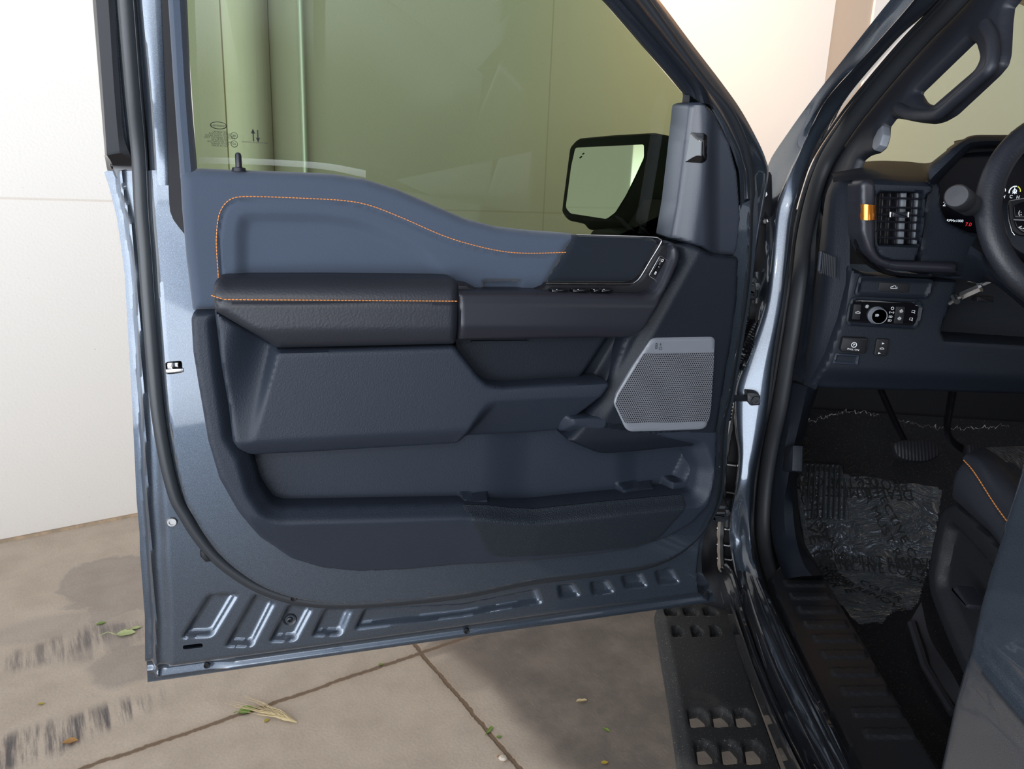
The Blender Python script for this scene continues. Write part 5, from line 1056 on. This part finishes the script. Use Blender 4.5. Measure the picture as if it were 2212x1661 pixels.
s2 = m.math('MAXIMUM', s2, m.math('MULTIPLY', blob_px(230, 1385, 0.20, 0.13, 0.0, 0.5), m.rng(strk, 0.35, 0.6)))
s3 = m.math('MAXIMUM', blob_px(1010, 1450, 0.14, 0.12, 0.0, 0.35), blob_px(960, 1395, 0.12, 0.05, 0.0, 0.5))
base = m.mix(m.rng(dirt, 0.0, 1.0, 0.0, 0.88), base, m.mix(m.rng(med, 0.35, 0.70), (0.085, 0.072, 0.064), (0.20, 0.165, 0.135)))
base = m.mix(s2, base, (0.20, 0.18, 0.175)); base = m.mix(s1, base, (0.11, 0.10, 0.10)); base = m.mix(s3, base, (0.24, 0.19, 0.15))
wl = m.rng(m.noise(14, 6.0, stv.outputs[0]), 0.62, 0.70, 0, 0.35); base = m.mix(m.math('MULTIPLY', wl, m.rng(dirt, 0.2, 1.0)), base, (0.42, 0.40, 0.38))
base = m.mix(m.rng(fine, 0.25, 0.75, 0, 0.16), base, (0.22, 0.18, 0.15))
base = m.mix(jw, base, (0.36, 0.27, 0.19)); base = m.mix(jm, base, (0.20, 0.135, 0.085))
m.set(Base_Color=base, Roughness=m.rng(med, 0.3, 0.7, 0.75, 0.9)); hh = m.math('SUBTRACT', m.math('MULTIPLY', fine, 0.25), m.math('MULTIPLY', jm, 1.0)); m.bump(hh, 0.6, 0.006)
MAT['concrete'] = m.m
mb = MB(); V = [tuple((FLI@np.array([x, y, 0, 1]))[:3]) for x, y in ((-13, -2.6), (13, -2.6), (13, 13), (-13, 13))]
mb.add(V+[(x, y, -0.2) for x, y, z in V], [(0, 1, 2, 3), (4, 7, 6, 5), (0, 4, 5, 1), (1, 5, 6, 2), (2, 6, 7, 3), (3, 7, 4, 0)])
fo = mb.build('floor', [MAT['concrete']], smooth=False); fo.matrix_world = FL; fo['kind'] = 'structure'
# walls: the front wall runs obliquely away to the right
w0 = PZ(0, 1171, 0); w1 = PZ(300, 1112, 0); wd_ = (w1-w0)/np.linalg.norm(w1-w0)
WF = Fr(w0, wd_, (0, 0, 1))
def wallmat(name, c, seams=True):
    m = Mt(name); ob = m.uvc(); X = m.n('SeparateXYZ', i0=ob)
    n1 = m.noise(1.3, 4.0, ob); n2 = m.noise(90, 4.0, ob); n3 = m.noise(3.0, 6.0, ob, 0.7)
    col = m.mix(n1, tuple(x*0.96 for x in c), c); col = m.mix(m.rng(m.noise(48, 1.0, ob), 0.78, 0.82, 0, 0.5), col, (0.45, 0.36, 0.28))
    if seams:
        d = m.math('ABSOLUTE', m.math('SUBTRACT', X.outputs['Y'], SEAM)); col = m.mix(m.rng(d, 0.003, 0.006, 0.45, 0.0), col, (0.55, 0.45, 0.36))
        d2 = m.math('ABSOLUTE', m.math('SUBTRACT', X.outputs['X'], SEAMX)); col = m.mix(m.rng(d2, 0.003, 0.007, 0.5, 0.0), col, (0.50, 0.43, 0.34))
        for su, sw in ((SEAMA, 0.004), (SEAMB, 0.006)):
            d3 = m.math('ABSOLUTE', m.math('SUBTRACT', X.outputs['X'], su)); col = m.mix(m.rng(d3, sw*0.5, sw, 0.9, 0.0), col, (0.22, 0.16, 0.09))
    m.set(Base_Color=col, Roughness=0.85, Specular_IOR_Level=0.25); m.bump(m.math('ADD', n2, m.math('MULTIPLY', n3, 0.6)), 0.25, 0.004); return m.m
cL = WF.uv1(484, 170, 0.0); cR = WF.uv1(583, 170, 0.0); SEAMA, SEAMB = float(cL[0]), float(cR[0])
SEAM = float(WF.uv1(120, 431, 0)[1]); SEAMX = float(WF.uv1(1187, 200, 0)[0])
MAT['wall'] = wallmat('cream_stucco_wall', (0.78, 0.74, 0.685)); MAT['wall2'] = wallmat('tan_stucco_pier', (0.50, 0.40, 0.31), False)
xs0 = float(WF.uv1(1795, 80, 0)[0]); 
mb = MB(); T = 0.2
def slab(mb, fr, u0, u1, v0, v1, wa, wb, mat=0):
    q = [(u0, v0), (u1, v0), (u1, v1), (u0, v1)]; prism(mb, fr, q, wa, wb, mat, ispx=False)
slab(mb, WF, -8.0, xs0, -0.0, 5.2, -T, 0.0)
o = mb.build('wall_front', [MAT['wall']], smooth=False); o['kind'] = 'structure'
# projecting pier: its tan side face turns towards the bay
pw = 0.35
for _ in range(40):
    q = WF.wp(xs0, 2.0, pw); r = RW.T@(q-CAM); px_ = CX+FPX*r[0]/-r[2]
    break
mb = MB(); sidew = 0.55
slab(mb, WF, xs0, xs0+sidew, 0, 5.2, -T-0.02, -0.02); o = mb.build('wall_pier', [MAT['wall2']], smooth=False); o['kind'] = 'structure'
mb = MB(); slab(mb, WF, xs0+sidew, xs0+9.0, 0, 5.2, -T, 0.0); o = mb.build('wall_right', [MAT['wall']], smooth=False); o['kind'] = 'structure'
mb = MB(); slab(mb, WF, -8.0, xs0+9.0, 0.0, 0.012, 0.0, 0.012); m = Mt('dirty_wall_footing'); m.set(Base_Color=m.mix(m.rng(m.noise(20, 6.0), 0.4, 0.6), (0.50, 0.36, 0.24), (0.34, 0.27, 0.19)), Roughness=0.9); MAT['foot'] = m.m
o = mb.build('baseboard_front', [MAT['foot']], smooth=False); o['kind'] = 'structure'
# round pilaster and conduit on the wall, seen through the door glass
rad = (cR[0]-cL[0])/2; cu_ = (cL[0]+cR[0])/2
mb = MB(); cc_ = WF.wp(cu_, 0, 0.0); lathe(mb, cc_, (0, 0, 1), [(rad*0.97, 0.0), (rad*0.97, 5.0), (0, 5.0)], 40); o = mb.build('trim_1', [MAT['wall']]); o['kind'] = 'structure'
pu = WF.uv1(654, 180, 0.03)[0]
mb = MB(); pc = WF.wp(pu, 0, 0.03); lathe(mb, pc, (0, 0, 1), [(0.013, 0.0), (0.013, 4.8), (0, 4.8)], 16)
for z in (0.5, 1.1, 2.6): lathe(mb, pc+np.array([0, 0, z]), (0, 0, 1), [(0.013, 0), (0.019, 0.002), (0.019, 0.03), (0.013, 0.032)], 16)
cond = mb.build('conduit_pipe', [MAT['galv']], org=tuple(WF.wp(pu, 0, 0.03))); cond.location = WF.wp(pu, 0, 0.03)
thing(cond, 'thin pale grey metal conduit pipe standing upright against the cream wall', 'pipe')
# leaves and debris on the ground
def leaf(name, px, py, L, Wd, ang, mat, label, stem=0.0, curl=0.12, lobes=0.0, grp=None, z=0.003):
    p = PZ(px, py, 0); mb = MB(); n = 10; V = []; rr = np.random.RandomState(int(px*7+py)); F = []
    for i in range(n+1):
        t = i/n; wv = math.sin(PI*min(1, t*1.02))**0.8*Wd/2*(1+lobes*math.sin(9*t)+0.12*rr.uniform(-1, 1))
        x = (t-0.5)*L
        for s in (-1, -0.5, 0, 0.5, 1): V.append((x, s*wv, z+abs(s)*wv*curl*2+curl*L*0.25*(t-0.4)**2*2))
    for i in range(n):
        for j in range(4): F.append((i*5+j, i*5+j+1, (i+1)*5+j+1, (i+1)*5+j))
    V = np.array(V); mb.add(V, F)
    mb.add(V-np.array([0, 0, 0.0012]), [f[::-1] for f in F])
    if stem: tube(mb, [(-L/2, 0, z+0.001), (-L/2-stem*0.5, 0.1*stem, z+stem*0.2), (-L/2-stem, -0.1*stem, z+stem*0.12)], 0.0012, 5)
    o = mb.build(name, [MAT[mat]]); o.location = p; o.rotation_euler = (0, 0, ang); thing(o, label, 'leaf', grp); return o
leaf('leaf', 272, 1370, 0.062, 0.040, 0.35, 'leafp', 'largest pale green leaf, lying on the ground left of the open door', 0.05, 0.12, 0.12)
leaf('leaf', 294, 1358, 0.035, 0.018, 0.6, 'leafp', 'small curled pale leaf touching the largest leaf, nearest the door edge', 0.02)
leaf('leaf', 533, 1536, 0.048, 0.034, 0.5, 'leafg', 'green leaf on the ground joint at the left end of the dry grass head', 0.012)
leaf('leaf', 576, 1558, 0.016, 0.012, 0.9, 'leafy', 'tiny yellow leaf scrap just below the dry grass head', 0.0)
leaf('leaf', 89, 1522, 0.020, 0.009, 0.2, 'leafy', 'tiny yellow green leaf above the dark streaked stain at the far left', 0.0)
leaf('leaf', 152, 1604, 0.040, 0.022, 0.4, 'leafo', 'orange brown leaf fragment on the dark streaked stain, lower left', 0.0, 0.2)
leaf('leaf', 822, 1437, 0.014, 0.012, 0.1, 'leafg', 'tiny green leaf on the ground joint below the door edge', 0.0)
leaf('leaf', 1058, 1578, 0.034, 0.012, 1.2, 'leafg', 'narrow green leaf lying along the joint left of the running board', 0.01, 0.15, 0.2)
leaf('leaf', 1078, 1593, 0.016, 0.010, 0.3, 'leafg', 'tiny green leaf just below the narrow leaf on the joint', 0.0)
leaf('leaf', 1310, 1578, 0.026, 0.011, -0.6, 'leafg', 'small green leaf on the dark concrete beside the running board', 0.0)
leaf('leaf', 1306, 1649, 0.022, 0.012, 0.3, 'leafy', 'small yellow orange leaf at the bottom edge beside the running board', 0.0)
leaf('leaf', 68, 1154, 0.030, 0.018, 0.3, 'leafy', 'small yellow leaf lying at the foot of the cream wall', 0.01)
leaf('leaf', 218, 1348, 0.030, 0.016, 0.6, 'leafg', 'small dull leaf left of the largest pale green leaf', 0.0)
leaf('leaf', 1082, 1636, 0.022, 0.014, 0.2, 'leafo', 'small brown flake beside the white pebble near the joint', 0.0)
leaf('leaf', 1256, 1516, 0.036, 0.014, 0.3, 'straw', 'pale curled scrap on the dark concrete beside the running board', 0.0, 0.3, 0.3)
p = PZ(1086, 1641, 0); mb = MB(); lathe(mb, (0, 0, 0), (0, 0, 1), [(0, 0), (0.010, 0.001), (0.013, 0.006), (0.009, 0.012), (0, 0.014)], 9)
o = mb.build('pebble', [MAT['pebble']]); o.location = p; o.scale = (1, .75, 1); thing(o, 'small white pebble on the ground at the bottom edge near the joint', 'pebble')
# dry grass head
a = PZ(642, 1563, 0); b = PZ(515, 1522, 0); mb = MB(); rr = np.random.RandomState(3); dv = b-a; L = np.linalg.norm(dv); dv /= L; nv = np.array([-dv[1], dv[0], 0])
for i in range(34):
    l = L*rr.uniform(0.35, 1.0) if i > 6 else L*rr.uniform(0.8, 1.15); s = rr.uniform(-1, 1)*0.20; st = rr.uniform(0, 0.01)
    pts = [dv*(st+l*t)+nv*(s*l*(t**0.8)*0.9+0.004*math.sin(PI*t)*rr.uniform(-1, 1))+np.array([0, 0, 0.004+0.010*math.sin(PI*t)*rr.uniform(0.2, 1)]) for t in np.linspace(0, 1, 6)]
    tube(mb, pts, [0.0014, 0.0016, 0.0012, 0.0008, 0.0005, 0.0003], 4)
o = mb.build('grass_head', [MAT['straw']]); o.location = a; thing(o, 'dry straw coloured bearded grass head lying on the concrete below the door', 'grass')

# unseen roof slab added to darken truck and ground, open left and behind
m = Mt('tan_added_ceiling'); m.set(Base_Color=(0.42, 0.33, 0.25), Roughness=0.9); MAT['added_ceil'] = m.m
mb = MB(); q = [(-0.1, -0.4), (12, -0.4), (12, 12), (-0.1, 12)]; prism(mb, HF, q, 3.55, 3.75, ispx=False)
o = mb.build('added_ceiling', [MAT['added_ceil']], smooth=False); o['kind'] = 'structure'
